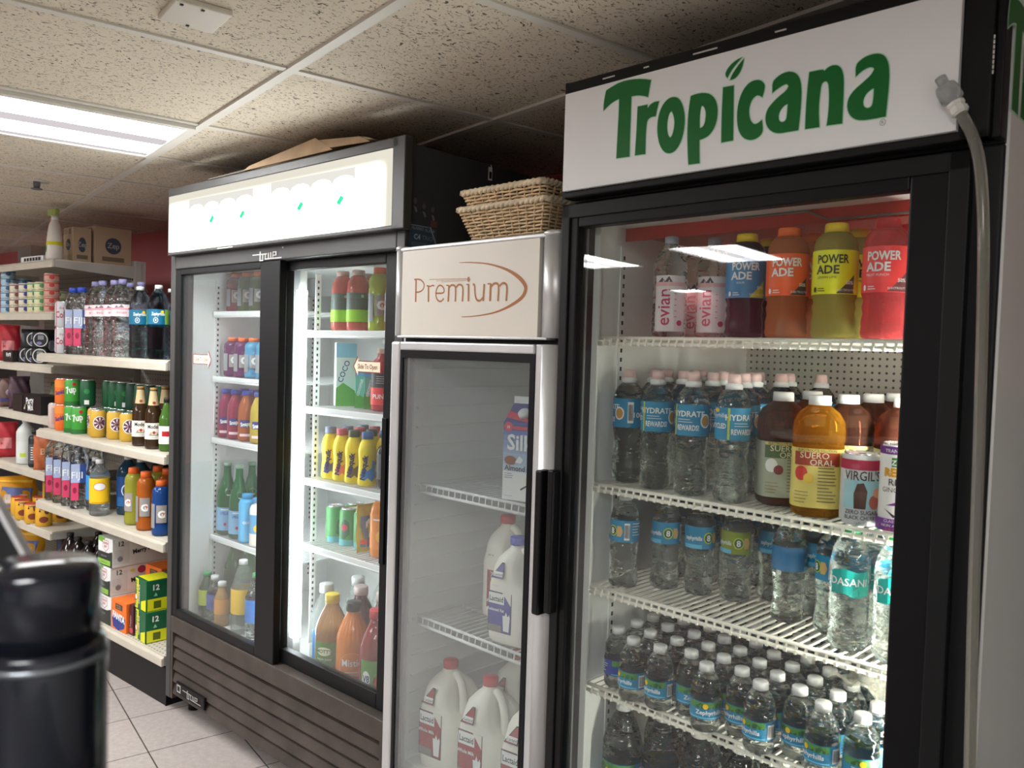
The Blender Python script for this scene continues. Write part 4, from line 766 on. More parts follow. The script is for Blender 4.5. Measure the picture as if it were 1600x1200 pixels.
# --- soft goods
def bag(name, w_, h, d_, m, items=(), cat='bag', m2=None, seed=1):
    e = prod(name, cat); b = MB(); n, k = 12, 12; vs = []; rnd = random.Random(seed)
    def g(i, j, s): 
        x, z = i / n * 2 - 1, j / k; ed = (1 - abs(x) ** 3) * (1 - abs(z * 2 - 1) ** 5); y = s * d_ / 2 * (ed ** .6 if ed > 0 else 0) * (1.1 - .35 * z); return (x * w_ / 2 * (1 - .06 * math.sin(z * 9)), y + .004 * math.sin(7 * x + 11 * z + seed), z * h)
    for s in (-1, 1):
        V = [g(i, j, s) for j in range(k + 1) for i in range(n + 1)]; Fs = []
        for j in range(k):
            for i in range(n):
                a = j * (n + 1) + i; q = (a, a + 1, a + n + 2, a + n + 1); Fs.append(q if s < 0 else q[::-1])
        b.add(V, Fs, m, True)
    def f(s_, t, ee):
        x, z = max(-1, min(1, s_ / (w_ / 2))), t / h; ed = (1 - abs(x) ** 3) * (1 - abs(z * 2 - 1) ** 5); return (s_, -d_ / 2 * (max(ed, 0) ** .6) * (1.1 - .35 * z) - .003 - ee + .004 * math.sin(7 * x + 11 * z + seed), t)
    art(b, list(items), f, 2); b.build('pouch', e); b = MB(); b.box(-w_ / 2 * .98, -.002, h - .012, w_ / 2 * .98, .002, h + .006, m2 or m); b.build('seal', e); return e

# ============================================================ juice cooler contents
Z1, Z2, Z3, Z4, Z5 = 1.459, 1.144, .921, .705, .362
rr = random.Random(11)
p_or = power(juicy('orange_drink', (.72, .25, .10)), ink('f0622a'), ink('3a3a3c'), CO); p_ye = power(juicy('lime_drink', (.55, .50, .12)), ink('e2e414'), ink('4a4c3a'), CY, tone='dark', sub='LEMON LIME'); p_re = power(juicy('punch_drink', (.75, .12, .13)), ink('f4484a'), ink('6a3a40'), CR, sub='FRUIT PUNCH'); p_bl = power(liquid('dark_purple_drink', (.045, .01, .03)), ink('4a86b8'), ink('c8c83a'), CY, sub='SOUR')
FB = 'Powerade bottles on the top shelf of the juice cooler'
for pr, u, v, fc, col in ((p_bl, .335, .155, 4, 'dark purple Powerade with blue label and yellow cap'), (p_or, .435, .13, 2, 'orange Powerade bottle with orange label'), (p_ye, .527, .125, -2, 'yellow lemon-lime Powerade bottle with bright yellow label'), (p_re, .618, .12, -3, 'red fruit punch Powerade bottle with red label')):
    place(pr, JUI, u, v, Z1, col + ', in front', FB, face=fc)
    place(pr, JUI, u + .004, v + .088, Z1, col + ', behind its twin', FB, face=fc + 8)
ev = evian()
place(ev, JUI, .165, .145, Z1, 'evian water bottle at the left end of the top cooler shelf', 'evian bottles in the juice cooler', face=2)
place(ev, JUI, .232, .205, Z1, 'evian water bottle behind and right of the front evian bottle', 'evian bottles in the juice cooler', face=-4)
place(ev, JUI, .10, .33, Z1, 'evian water bottle deep at the back left of the top cooler shelf', 'evian bottles in the juice cooler', face=14)
# second shelf: sports-cap water
sw = sports(); U = [.083, .172, .262, .352]; V = [.125, .105, .098, .098]; FC = [-88, 4, -10, 42]
for i in range(4): place(sw, JUI, U[i], V[i], Z2, 'sports-cap water bottle, %s from the left in the front row of the second cooler shelf' % ORD[i + 1], 'sports-cap water bottles on the second shelf', face=FC[i])
for rw in range(1, 5):
    for i in range(5):
        u = .076 + i * .074 + (.02 if rw % 2 else 0); v = .122 + rw * .078
        if i == 4 and rw < 4: continue
        place(sw, JUI, u, v + rr.uniform(-.004, .004), Z2, 'sports-cap water bottle, %s from the left in the %s row on the second cooler shelf' % (ORD[i + 1], ORD[rw + 1]), 'sports-cap water bottles on the second shelf', face=rr.uniform(-90, 90))
def suero(name, c, lab, top, frt):
    P = [(.034, 0), (.042, .005), (.044, .015), (.044, .125), (.0435, .13), (.044, .135), (.0445, .15), (.043, .168), (.035, .183), (.022, .193), (.0165, .198), (.0165, .202)]
    it = [('rect', -.038, .116, .034, .121, ink('d8c46a')), ('txt', 'ELECTROLYTE SOLUTION', -.002, .117, .0042, LK, 0, .01, .06), ('rect', -.038, .092, .034, .116, top), ('txt', 'SUERO', -.006, .105, .0105, LCR, 0, .0), ('txt', 'ORAL', .006, .093, .0105, LCR, 0, .0), ('ell', -.026, .078, .010, .013, frt), ('ell', -.014, .07, .008, .009, ink('e8c23a') if frt != LWH else ink('7a2a34')), ('rect', .036, .02, .06, .118, LWH)] + fine(.0, .088, .028, 11, .0058, ink('6a5a3a'), 5, .0016) + fine(-.034, .045, .022, 4, .006, ink('8a7a4a'), 6) + fine(.038, .112, .02, 14, .0064, ink('6a6a6a'), 8, .0012)
    return bottle(name, P, c, CW, (.197, .214, .019), (.018, .122, .044, lab, it), 26, sq=3)
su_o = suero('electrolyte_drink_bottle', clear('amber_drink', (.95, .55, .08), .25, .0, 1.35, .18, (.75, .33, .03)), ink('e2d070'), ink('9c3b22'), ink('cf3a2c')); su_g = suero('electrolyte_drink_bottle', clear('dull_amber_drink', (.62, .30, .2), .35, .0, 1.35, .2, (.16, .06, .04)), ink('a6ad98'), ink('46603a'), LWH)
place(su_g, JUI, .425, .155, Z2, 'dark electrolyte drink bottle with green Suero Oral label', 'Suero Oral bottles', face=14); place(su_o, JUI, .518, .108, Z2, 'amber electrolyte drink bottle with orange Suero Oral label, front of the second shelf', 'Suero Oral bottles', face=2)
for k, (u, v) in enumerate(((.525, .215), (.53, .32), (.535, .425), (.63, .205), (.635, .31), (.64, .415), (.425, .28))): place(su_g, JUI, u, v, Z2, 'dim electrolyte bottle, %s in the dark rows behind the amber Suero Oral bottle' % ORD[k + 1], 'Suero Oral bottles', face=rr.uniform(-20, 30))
c_v = can(ink('c9cdcf'), [('rect', -.1, .095, .1, .112, ink('b02a4a')), ('rect', -.032, .03, .032, .078, ink('9ccbd4')), ('txt', "VIRGIL'S", 0, .078, .0155, LK, 0, .01, .06), ('poly', [(-.012, .03), (.006, .03), (.008, .06), (.002, .074), (-.008, .072), (-.013, .055)], ink('4a2c24')), ('ell', .02, .042, .009, .012, ink('b05a4a')), ('ell', .024, .058, .007, .008, ink('e0a07c')), ('txt', 'ZERO SUGAR', 0, .021, .0068, LK, 0, .01, .052), ('txt', 'BLACK CHERRY', 0, .012, .0065, LK, 0, .01, .052), ('txt', '12 FL OZ', 0, .005, .0035, LK)])
place(c_v, JUI, .604, .09, Z2, "silver and red Virgil's zero sugar cherry can on the second cooler shelf", None, face=4)
c_r = can(ink('ecebe6'), [('rect', -.09, .128, .09, .141, LPU), ('txt', 'TRANSFUSION', 0, .131, .0055, LWH, 0, .01), ('rect', -.014, .108, .014, .123, LG), ('txt', 'ZERO', 0, .111, .008, LWH, 0, .03), ('txt', "REED'S", 0, .093, .0125, ink('d99a1c'), 0, .06, .05), ('txt', 'REAL', 0, .078, .011, LK), ('txt', 'GINGER ALE', 0, .067, .0078, LK, 0, 0, .054), ('poly', [(-.02, .045), (-.004, .052), (.012, .06), (.006, .05), (.02, .042), (.0, .046)], LPU), ('ell', .0, .058, .006, .003, ink('3a3a6a')), ('poly', [(-.022, .04), (-.008, .026), (.012, .04), (-.006, .03)], LK), ('rect', -.09, .004, .09, .024, LPU), ('txt', 'CLASSIC-CLASS', 0, .018, .0045, LWH), ('txt', 'NON ALCOHOLIC', 0, .011, .0042, LWH), ('txt', '12 FL OZ (355 mL)', 0, .005, .0036, LOR)], tall=True)
place(c_r, JUI, .669, .078, Z2, "tall white and purple Reed's real ginger ale can at the right end", None, face=6)
# third shelf
hw = half_litre(); hw2 = half_litre(ink('7d8f2a'))
T3 = [(.099, .105, -50), (.165, .165, 8), (.236, .185, 34), (.312, .205, 6), (.36, .27, 40), (.534, .16, -62)]
for i, (u, v, fc) in enumerate(T3): place(hw2 if i == 3 else hw, JUI, u, v, Z3, '%s half-litre water bottle, %s from the left in the front of the third cooler shelf' % ('green-labelled' if i == 3 else 'blue-labelled', ORD[i + 1]), 'half-litre water bottles on the third shelf', face=fc)
place(half_litre(ink('3c78a8'), name='water_bottle'), JUI, .445, .165, Z3, 'half-litre water bottle with a sheer blue label turned away, middle of the third shelf', 'half-litre water bottles on the third shelf', face=150)
FILL = []
for rw in range(1, 5):
    for i in range(9):
        u = .10 + i * .068 + (.03 if rw % 2 else 0); v = .17 + rw * .072 + (.03 if i < 5 else 0)
        if u < .70 and v < .58 and all(math.hypot(u - a[0], v - a[1]) > .066 for a in T3 + [(.445, .165), (.588, .102), (.664, .102), (.61, .172)] + [(p, q) for p, q in FILL]):
            FILL.append((u, v)); place(hw, JUI, u, v, Z3, 'half-litre water bottle, %s from the left in the %s row of the third cooler shelf' % (ORD[i + 1], ORD[rw + 1]), 'half-litre water bottles on the third shelf', face=rr.uniform(-90, 90))
ds = dasani()
for i, (u, v, fc, t) in enumerate(((.588, .102, 0, 'DASANI water bottle with green cap at the front of the third cooler shelf'), (.664, .102, 6, 'DASANI water bottle cut by the right door edge on the third shelf'), (.61, .172, 30, 'DASANI water bottle standing behind the front green-capped one'))): place(ds, JUI, u, v, Z3, t, 'DASANI bottles on the third shelf', face=fc)
# fourth shelf: staggered small bottles
sb = small_water(); sbd = small_water(ink('1c3f9a')); first = True
cols = [(.102, .092), (.162, .062), (.225, .068), (.284, .092), (.342, .056), (.399, .088), (.454, .056), (.512, .088), (.570, .055), (.637, .06)]
for i, (u, v0) in enumerate(cols):
    for rw in range(7):
        v = v0 + rw * .0635
        if i == 9 and rw > 4: continue
        place(sbd if (i == 0 and rw == 0) else sb, JUI, u + rr.uniform(-.002, .002), v + .002, Z4, 'small %swater bottle in the %s column, %s row from the glass, fourth shelf' % ('deep blue ' if i == 0 and rw == 0 else '', ORD[i + 1], ORD[rw + 1]), 'small water bottles on the fourth shelf', face=rr.choice((-52, -44, 4, 30, -6, 60)) if rw else (60, -50, -44, 30, 18, -40, -46, -20, -40, 24)[i])
# crumpled film over the right end
FILM = clear('shrink_film', (.92, .92, .86), .62, .12, 1.15, .22, (.8, .8, .72))
b = MB(); n, k = 16, 14; vs = []
for j in range(k + 1):
    for i in range(n + 1): x, y = i / n, j / k; vs.append((x * .16, y * .30, .018 * math.sin(7 * x + 5 * y) * math.sin(5 * x - 8 * y) + .012 * math.sin(17 * x + 13 * y) - .03 * x * x))
b.add(vs + [(x, y, z + .001) for x, y, z in vs], [q for j in range(k) for i in range(n) for q in ((j * (n + 1) + i, j * (n + 1) + i + 1, (j + 1) * (n + 1) + i + 1, (j + 1) * (n + 1) + i),)], FILM, True)
tag(b.build('plastic_film', loc=JUI.w(.555, .10, Z4 + .152), rotz=JUI.a), 'crumpled clear shrink film draped over the small bottles at the right', 'packaging film')
bw = big_water()
for i, (u, v) in enumerate(((.092, .135), (.184, .155), (.276, .150), (.368, .155), (.46, .155), (.552, .15), (.644, .15), (.125, .245), (.22, .245), (.315, .245), (.41, .245), (.505, .245))):
    place(bw, JUI, u, v, Z5, 'large ribbed water bottle, %s from the left in the %s row on the cooler floor' % (ORD[i + 1 if i < 7 else i - 6], 'front' if i < 7 else 'second'), 'large ribbed water bottles on the cooler floor', face=rr.uniform(-30, 30))
# ============================================================ slim cooler contents
jl = jug(ink('9c2d36'), CR, h=.28, w_=.069); jb = jug(ink('3b3f9c'), CB, sub='Reduced Fat'); jf = jug(ink('962a36'), CR, old=True, h=.27, w_=.058)
PZ0, PZ1, PZ2 = .301, .708, 1.064
JG = 'milk jugs on the floor of the slim cooler'
place(jl, SIL, .130, .135, PZ0, 'Lactaid whole milk jug with red cap at the front left of the slim cooler floor', JG, rot=9)
place(jl, SIL, .285, .135, PZ0, 'Lactaid whole milk jug with red cap in the middle front of the slim cooler floor', JG, rot=9)
place(jl, SIL, .435, .14, PZ0, 'Lactaid whole milk jug cut by the right door frame, front row', JG, rot=9)
place(jl, SIL, .205, .325, PZ0, 'Lactaid milk jug in the second row behind the two front jugs', JG, rot=9); place(jl, SIL, .365, .325, PZ0, 'Lactaid milk jug in the second row at the right of the slim cooler floor', JG, rot=9)
place(jb, SIL, .378, .125, PZ1, 'Lactaid reduced fat milk jug with blue label on the lower wire shelf', None, rot=9)
place(jf, SIL, .228, .24, PZ1, 'tall milk jug with dark red farmland label on the lower wire shelf', 'old-fashioned milk jugs', rot=9); place(jf, SIL, .375, .32, PZ1, 'tall milk jug with red cap standing behind the blue-labelled jug', 'old-fashioned milk jugs', rot=9)
e = prod('almond_milk_carton', 'carton'); BL = mat('carton_blue', hexc('2a57a8'), .4); w2, h0 = .047, .185; b = MB()
b.box(-w2, -w2, 0, w2, w2, h0, LWH, .001); b.add([(-w2, -w2, h0), (w2, -w2, h0), (w2, w2, h0), (-w2, w2, h0), (-w2, -.003, h0 + .045), (w2, -.003, h0 + .045), (w2, .003, h0 + .045), (-w2, .003, h0 + .045)], [(0, 1, 5, 4), (2, 3, 7, 6), (1, 2, 6, 5), (3, 0, 4, 7), (4, 5, 6, 7)], ink('2b3186'))
b.box(-w2, -.003, h0 + .045, w2, .003, h0 + .062, LWH); f = frontmap(-w2)
for k in range(8): art(b, [('rect', -w2, .07 + k * .0145, w2, .0845 + k * .0145, mat('carton_fade_%d' % k, tuple(a * (1 - k / 7) + c * k / 7 for a, c in zip(hexc('b9cfe2'), hexc('2a57a8'))), .4))], f, .5)
art(b, [('rect', -w2, .168, w2, h0, ink('2b3186')), ('ell', -.033, .176, .012, .012, ink('c8254a')), ('txt', '30', -.033, .172, .007, LWH), ('rect', -.02, .170, .02, .178, ink('c8254a')), ('txt', 'Silk', .002, .122, .036, LWH, 0, .025, .08), ('ell', -.025, .096, .017, .011, ink('8a4a22')), ('poly', [(-.012, .092), (.0, .108), (.012, .1), (.004, .09)], LWH), ('txt', 'Almond', -.012, .072, .0125, ink('3a2018'), 0, .02), ('ell', .03, .05, .014, .011, ink('f6e9c0')), ('ell', .03, .05, .004, .004, ink('c99a2a')), ('poly', [(.005, .03), (.03, .045), (.032, .042), (.008, .027)], ink('3a2a20'))] + fine(-.04, .064, .03, 3, .005, ink('3a5a8a'), 3) + [('txt', '1/2 GALLON', -.028, .01, .003, LGR), ('rect', .028, .008, .042, .02, ink('2f8a4a'))], f, 2)
sl = lambda s_, t, ee: (s_, -w2 + (t - h0) * .98 - .0005 - ee, t); art(b, [('poly', [(-w2, h0 + .012), (-w2, h0 + .028), (w2, h0 + .006), (w2, h0)], ink('c8254a'))], sl, 2); b.build('body', e)
b = MB(); Tm = Matrix.Translation((0, -.028, h0 + .018)) @ Matrix.Rotation(math.radians(45), 4, 'X'); b.lathe([(.014, 0), (.014, .012), (.012, .014)], CW, 18, T=Tm); b.build('cap', e)
place(e, SIL, .405, .115, PZ2, 'blue and white Silk almond milk carton on the upper wire shelf', None, rot=12)
# ============================================================ sliding cooler, right door
ZA, ZB, ZC, ZD, ZE = 1.470, 1.217, .977, .757, .352
kw = bottle('juice_drink_bottle', [(.03, 0), (.036, .005), (.037, .015), (.037, .13), (.034, .16), (.024, .178), (.019, .182)], liquid('salmon_drink', (.75, .16, .12)), ink('d8b9b0'), (.182, .20, .021), [(.03, .125, .037, ink('57655c'), [('txt', 'o', .01, .11, .012, LWH, 0, .02)]), (.0305, .07, .0375, ink('9bd22a'), [])])
for k, (u, v) in enumerate(((.790, .21), (.874, .21), (.80, .31), (.885, .31))): place(kw, SLI, u, v, ZA, 'salmon red juice drink bottle with green-banded label, %s %s' % (('left', 'right')[k % 2], ('in the front row', 'in the back row')[k // 2]), 'green-banded juice drink bottles', face=k * 7)
gy, go, gb = gator(liquid('green_drink', (.55, .68, .08)), CO), gator(liquid('tangerine_drink', (.80, .25, .05)), CO), gator(liquid('blue_drink', (.03, .12, .55)), CO)
place(gy, SLI, .985, .21, ZA, 'lime green sports drink with orange cap on the top shelf behind the right sliding door', 'sports drinks behind the right sliding door', face=8); place(go, SLI, 1.068, .21, ZA, 'orange sports drink with orange cap on the top shelf behind the right sliding door', 'sports drinks behind the right sliding door', face=0); place(gb, SLI, 1.146, .21, ZA, 'blue sports drink at the right end of the top shelf behind the sliding door', 'sports drinks behind the right sliding door', face=0)
ct = carton('coconut_water_carton', .068, .05, .215, ink('dff0e6'), [('rect', -.034, .165, .034, .214, ink('8ccfe4')), ('poly', [(-.034, 0), (.034, 0), (.034, .05), (-.01, .08), (-.034, .06)], ink('5fae4a')), ('poly', [(-.02, .08), (.02, .1), (.012, .15), (-.014, .16)], LWH), ('txt', 'COCO', 0, .115, .018, ink('2f6a8a'), 70, .02)], right=[('rect', -.025, 0, .025, .21, ink('3a78b8'))], cat='carton', flap=False)
place(ct, SLI, .760, .25, ZB, 'tall green and white coconut water carton on the second shelf', None, face=8)
tt = carton('juice_carton', .04, .035, .135, ink('6fbfae'), [('rect', -.02, .105, .02, .134, ink('6fb0dc')), ('poly', [(-.02, 0), (.02, 0), (.02, .03), (-.02, .05)], ink('4c9a3c')), ('txt', 'coconut', 0, .067, .012, LWH, 75, .03, .07)], cat='carton', flap=False)
for k, (u, v) in enumerate(((.852, .25), (.905, .245), (.86, .33), (.91, .33))): place(tt, SLI, u, v, ZB, 'small green coconut juice carton, %s %s' % (('left', 'right')[k % 2], ('of the front pair', 'of the back pair')[k // 2]), 'small green coconut juice cartons', face=-6 + 5 * k)
rp = label_bottle('juice_drink_bottle', .2, .036, liquid('red_punch', (.62, .08, .08)), ink('d8c0b4'), [(.02, .075, ink('e0484a')), (.075, .12, ink('3a3f44'))], [('txt', 'PUNCH', 0, .04, .014, LWH, 0, .02)] + fine(-.02, .11, .04, 4, .007, LWH, 3), .3, .02)
for k, (u, v) in enumerate(((.99, .225), (1.09, .215), (1.0, .32), (1.10, .32))): place(rp, SLI, u, v, ZB, 'red punch bottle with pale cap, %s %s on the second sliding-cooler shelf' % (('left', 'right')[k % 2], ('in front', 'at the back')[k // 2]), 'red punch bottles', face=k * 9)
def nesq(c2, cap):
    P = [(.024, 0), (.029, .004), (.030, .012), (.028, .04), (.0265, .07), (.029, .10), (.029, .115), (.024, .135), (.0185, .145), (.0175, .15)]
    sp = [(-.026, .03), (-.012, .018), (.0, .028), (.014, .012), (.028, .03), (.026, .075), (.014, .085), (.012, .06), (-.002, .05), (-.012, .062), (-.022, .05)]
    return bottle('flavoured_milk_bottle', P, ink('e8cf1e'), cap, (.15, .172, .0185), (.005, .11, lambda t: .030 if t < .012 else .0285, ink('e8cf1e'), [('poly', sp, c2), ('txt', 'Nesquik', -.006, .06, .0165, ink('3a2c5a'), 82, .045, .085)], 'front'), 20)
NQ = [(nesq(ink('5a5a9a'), ink('7a86a0')), 'grey-capped'), (nesq(ink('e07a6a'), ink('c8606a')), 'pink-capped'), (nesq(ink('6a5a3a'), ink('4a5a40')), 'dark-capped'), (nesq(ink('3a8ad0'), ink('3c6ea8')), 'blue-capped')]
for k, ((pr, t), u) in enumerate(zip(NQ, (.775, .838, .903, .972))):
    place(pr, SLI, u, .185, ZC, '%s yellow Nesquik bottle in the front row behind the right sliding door' % t, 'Nesquik bottles', face=6)
    for q in (1, 2): place(pr, SLI, u + .006, .185 + q * .066, ZC, '%s yellow Nesquik bottle in the %s row behind the right sliding door' % (t, ORD[q + 1]), 'Nesquik bottles', face=rr.uniform(-20, 20))
ck = label_bottle('iced_coffee_bottle', .165, .031, liquid('coffee', (.05, .03, .025)), CGR, [(.03, .11, ink('4c4c50'))], [('rect', -.02, .085, .02, .092, LR), ('poly', [(-.02, .03), (.02, .03), (.0, .06)], LWH)] + fine(-.018, .08, .036, 6, .006, LWH, 3), .3, .018)
place(ck, SLI, 1.050, .20, ZC, 'dark coffee bottle with grey label right of the Nesquik bottles', 'dark coffee bottles', face=5); place(ck, SLI, 1.12, .22, ZC, 'dark coffee bottle at the right end of the Nesquik shelf', 'dark coffee bottles', face=25)
cg = can(ink('4c9658'), [('poly', [(-.02, .03), (.0, .02), (.02, .04), (.016, .08), (.0, .09), (-.016, .07)], ink('2c6a4c')), ('ell', .0, .06, .012, .012, ink('c04a5a')), ('rect', -.05, .0, .05, .02, ink('5aa6b0'))])
for k, (u, v) in enumerate(((.765, .22), (.835, .225), (.905, .23), (.775, .295), (.845, .30), (.915, .30))): place(cg, SLI, u, v, ZD, 'green soft drink can, %s in the %s row on the fourth sliding-cooler shelf' % (ORD[k % 3 + 1], ('front', 'back')[k // 3]), 'green soft drink cans', face=rr.uniform(-40, 40))
pp = bag('snack_pouch', .075, .15, .03, ink('c6b23a'), [('rect', -.028, .02, .03, .12, ink('6a7f9a')), ('ell', 0, .08, .02, .03, LWH), ('rect', -.03, .03, .03, .045, LOR)], seed=5)
place(pp, SLI, .955, .20, ZD, 'shiny yellow and blue pouch standing beside the green cans', None, face=35)
oj = bottle('orange_juice_bottle', [(.03, 0), (.036, .005), (.037, .015), (.037, .14), (.034, .16), (.024, .175), (.021, .182)], liquid('orange_juice', (.9, .28, .03), .15, .15), ink('d8501c'), (.18, .197, .023), (.03, .14, .037, ink('e58a2a'), [('ell', 0, .07, .02, .02, ink('f2b23a')), ('rect', -.03, .12, .03, .125, LWH)]), 20)
place(oj, SLI, 1.035, .20, ZD, 'tall orange juice bottle with orange label on the fourth sliding-cooler shelf', None, face=0)
pk = label_bottle('juice_drink_bottle', .165, .03, liquid('pink_drink', (.45, .08, .08)), ink('d8a0a0'), [(.04, .11, ink('c9a07a'))], [('ell', 0, .075, .015, .015, LR)], .3, .018); place(pk, SLI, 1.118, .19, ZD, 'pink juice bottle at the right end beside the orange juice', None, face=0)
def juice64(name, c, cap, lab, items, h=.262, ribs=22):
    P = [(.038, 0), (.050, .006), (.053, .02), (.053, .12), (.052, .128), (.053, .136), (.05, .155), (.042, .18), (.031, .205), (.0215, .222), (.0205, .236)]
    return bottle(name, P, c, cap, (.234, h, .0235), (.018, .118, .053, lab, items, 'front'), 66, rib=(ribs, .0013, .137, .222) if ribs else None)
FZ = [('Mott', None)]
mo = juice64('apple_juice_bottle', liquid('apple_juice', (.75, .36, .12), .05, .6), CY, ink('7a9a3a'), [('rect', -.05, .02, .03, .118, ink('5a8a3a')), ('ell', -.01, .088, .026, .014, ink('e9f0d0')), ('txt', "MOTT'S", -.01, .083, .011, ink('2f5a2a'), 0, .03), ('txt', 'Apple Juice', -.01, .06, .008, LWH), ('rect', .03, .02, .06, .118, ink('c8b23a')), ('rect', -.05, .02, .03, .04, LR)])
mi = juice64('orange_juice_bottle', liquid('orange_punch', (.95, .30, .06), .12, .3), CK, ink('d6622a'), [('txt', 'Mistic', 0, .072, .022, LWH, 0, .005, .062), ('ring', 0, .07, .042, .045, .002, ink('f0a05a')), ('rect', -.02, .052, .02, .054, LWH), ('ell', 0, .03, .04, .012, ink('a8401c'))])
v8 = juice64('vegetable_juice_bottle', liquid('red_vegetable_juice', (.28, .03, .03), .08, .2), CR, ink('5a8a3a'), [('rect', -.05, .02, .05, .118, ink('5c9340')), ('ell', -.028, .06, .014, .026, LWH), ('txt', 'V8', -.028, .052, .02, ink('23407a'), 0, .03, .024), ('ell', .015, .05, .02, .024, LR), ('ell', .03, .035, .012, .014, LOR)], ribs=0)
cb_ = juice64('cranberry_juice_bottle', liquid('cranberry', (.10, .01, .02), .06, .3), ink('d9c4c0'), ink('6a2a34'), [('rect', -.05, .02, .05, .118, ink('7a2436'))], ribs=0); gp = juice64('grape_juice_bottle', liquid('grape', (.05, .02, .025), .06, .3), CY, ink('4a2a2a'), [('rect', -.05, .02, .05, .118, ink('5a3030'))])
place(mo, SLI, .872, .135, ZE, "Mott's apple juice bottle with yellow cap on the sliding cooler floor", None, face=-16); place(mi, SLI, .985, .135, ZE, 'bright orange Mistic bottle with black cap on the cooler floor', None, face=-4); place(v8, SLI, 1.095, .14, ZE, 'dark red vegetable juice bottle with red cap and green label', None, face=-4)
for k, (pr, u, v, t) in enumerate(((cb_, .865, .257, 'dark cranberry bottle with pale cap behind the apple juice'), (cb_, .975, .262, 'dark cranberry bottle with pale cap behind the orange bottle'), (gp, 1.083, .262, 'dark grape juice bottle with yellow cap behind the orange bottle'), (gp, 1.195, .25, 'dark grape juice bottle with yellow cap behind the red one'))): place(pr, SLI, u, v, ZE, t, None, face=0)
wj = juice64('water_jug', WATF, CW, ink('2a86d0'), [('rect', -.05, .02, .05, .118, ink('2a8ad8'))], ribs=0)
for k, (u, v) in enumerate(((.763, .19), (.768, .32), (.88, .378), (.995, .385), (1.11, .39), (.763, .45))): place(wj, SLI, u, v, ZE, 'clear water jug with bright blue label, %s back from the left on the cooler floor' % ORD[k + 1], 'blue-labelled water jugs on the sliding cooler floor', face=0)
# ---------------- left door
YA, YB, YC, YD, YE = 1.540, 1.289, 1.049, .666, .352
gr2, gg2, gc2 = gator(liquid('ruby_drink', (.25, .02, .03)), CO, h=.148), gator(liquid('forest_drink', (.10, .14, .04)), CO, h=.148), gator(liquid('ice_drink', (.5, .6, .65)), CW, h=.148)
for k, (pr, u, t) in enumerate(((gr2, .09, 'ruby red'), (gg2, .172, 'olive green'), (gg2, .255, 'dark green'), (gc2, .34, 'pale'))):
    place(pr, SLI, u, .22, YA, '%s sports drink, %s from left on the top shelf behind the left door' % (t, ORD[k + 1]), 'sports drinks on the top left shelf', face=5); place(pr, SLI, u, .31, YA, '%s sports drink, %s from left in the back of the top left shelf' % (t, ORD[k + 1]), 'sports drinks on the top left shelf', face=5)
pg, bg = gator(liquid('plum_drink', (.16, .03, .14)), CO, h=.15), gator(liquid('sky_drink', (.10, .40, .65)), CO, h=.15)
for k, (pr, u, v, t) in enumerate(((pg, .095, .21, 'plum'), (pg, .17, .21, 'plum'), (bg, .247, .21, 'sky blue'), (bg, .325, .21, 'sky blue'), (pg, .10, .29, 'plum'), (pg, .18, .29, 'plum'), (bg, .26, .29, 'sky blue'), (bg, .34, .29, 'sky blue'))): place(pr, SLI, u, v, YB, 'short %s sports drink, %s in the %s row behind the left door' % (t, ORD[k % 4 + 1], ('front', 'back')[k // 4]), 'short sports drinks behind the left sliding door', face=5)
b = MB(); b.box(-.16, -.085, .09, .03, .085, .094, clear('ring_film', (.95, .6, .4), .6, .1, 1.1, .4, (.8, .25, .1))); 
def snap(c, lc):
    P = [(.026, 0), (.032, .004), (.033, .012), (.033, .11), (.030, .135), (.020, .16), (.016, .17), (.016, .176)]
    return bottle('iced_tea_bottle', P, liquid('tea_' + lc, c, .04, .5), CB if lc != 'f0d020' else ink('3c5aa0'), (.174, .19, .019), (.02, .10, .033, ink(lc), [('rect', -.03, .055, .03, .082, ink('26337a')), ('txt', 'Snapple', 0, .061, .014, LWH, 8, .04, .052), ('rect', -.03, .02, .03, .03, ink('e8c8d0'))], 'front'), 20)
for k, (c, lc, u, t) in enumerate((((.45, .05, .15), 'b03a72', .082, 'pink'), ((.5, .06, .12), 'c04a80', .152, 'magenta'), ((.65, .18, .05), 'e87a2a', .232, 'orange'), ((.8, .6, .08), 'f0d020', .318, 'yellow'))):
    pr = snap(c, lc); 
    for q in (0, 1): place(pr, SLI, u, .192 + q * .075, YC, '%s Snapple bottle in the %s row behind the left sliding door' % (t, ('front', 'back')[q]), 'Snapple bottles', face=4)
GGL = mat('green_bottle_glass', (.02, .22, .07), .04, trans=.55, ior=1.4)
sp_ = bottle('sparkling_water_bottle', [(.03, 0), (.037, .005), (.038, .015), (.038, .14), (.034, .17), (.022, .21), (.0145, .235), (.0135, .27), (.0145, .274)], GGL, ink('8fae98'), (.27, .282, .0155), [(.02, .11, .038, ink('7fb0d4'), [('txt', 'S.PELLEGRINO', 0, .083, .010, LN, 0, .02, .066), ('rect', -.03, .1, .03, .104, LWH), ('ell', -.012, .045, .006, .006, LR)] + fine(.005, .06, .02, 4, .007, LWH, 3)), (.155, .175, lambda t: .0365 - (t - .155) * .5, LWH, [('ell', 0, .17, .014, .013, ink('e4ecdf')), ('ell', 0, .17, .009, .008, ink('4a7a5a'))], 'front')], 20)
for k, (u, v) in enumerate(((.082, .20), (.172, .20), (.12, .285), (.22, .285), (.32, .275))): place(sp_, SLI, u, v, YD, 'green San Pellegrino bottle, %s on the third shelf behind the left door' % ORD[k + 1], 'green sparkling water bottles', face=8)
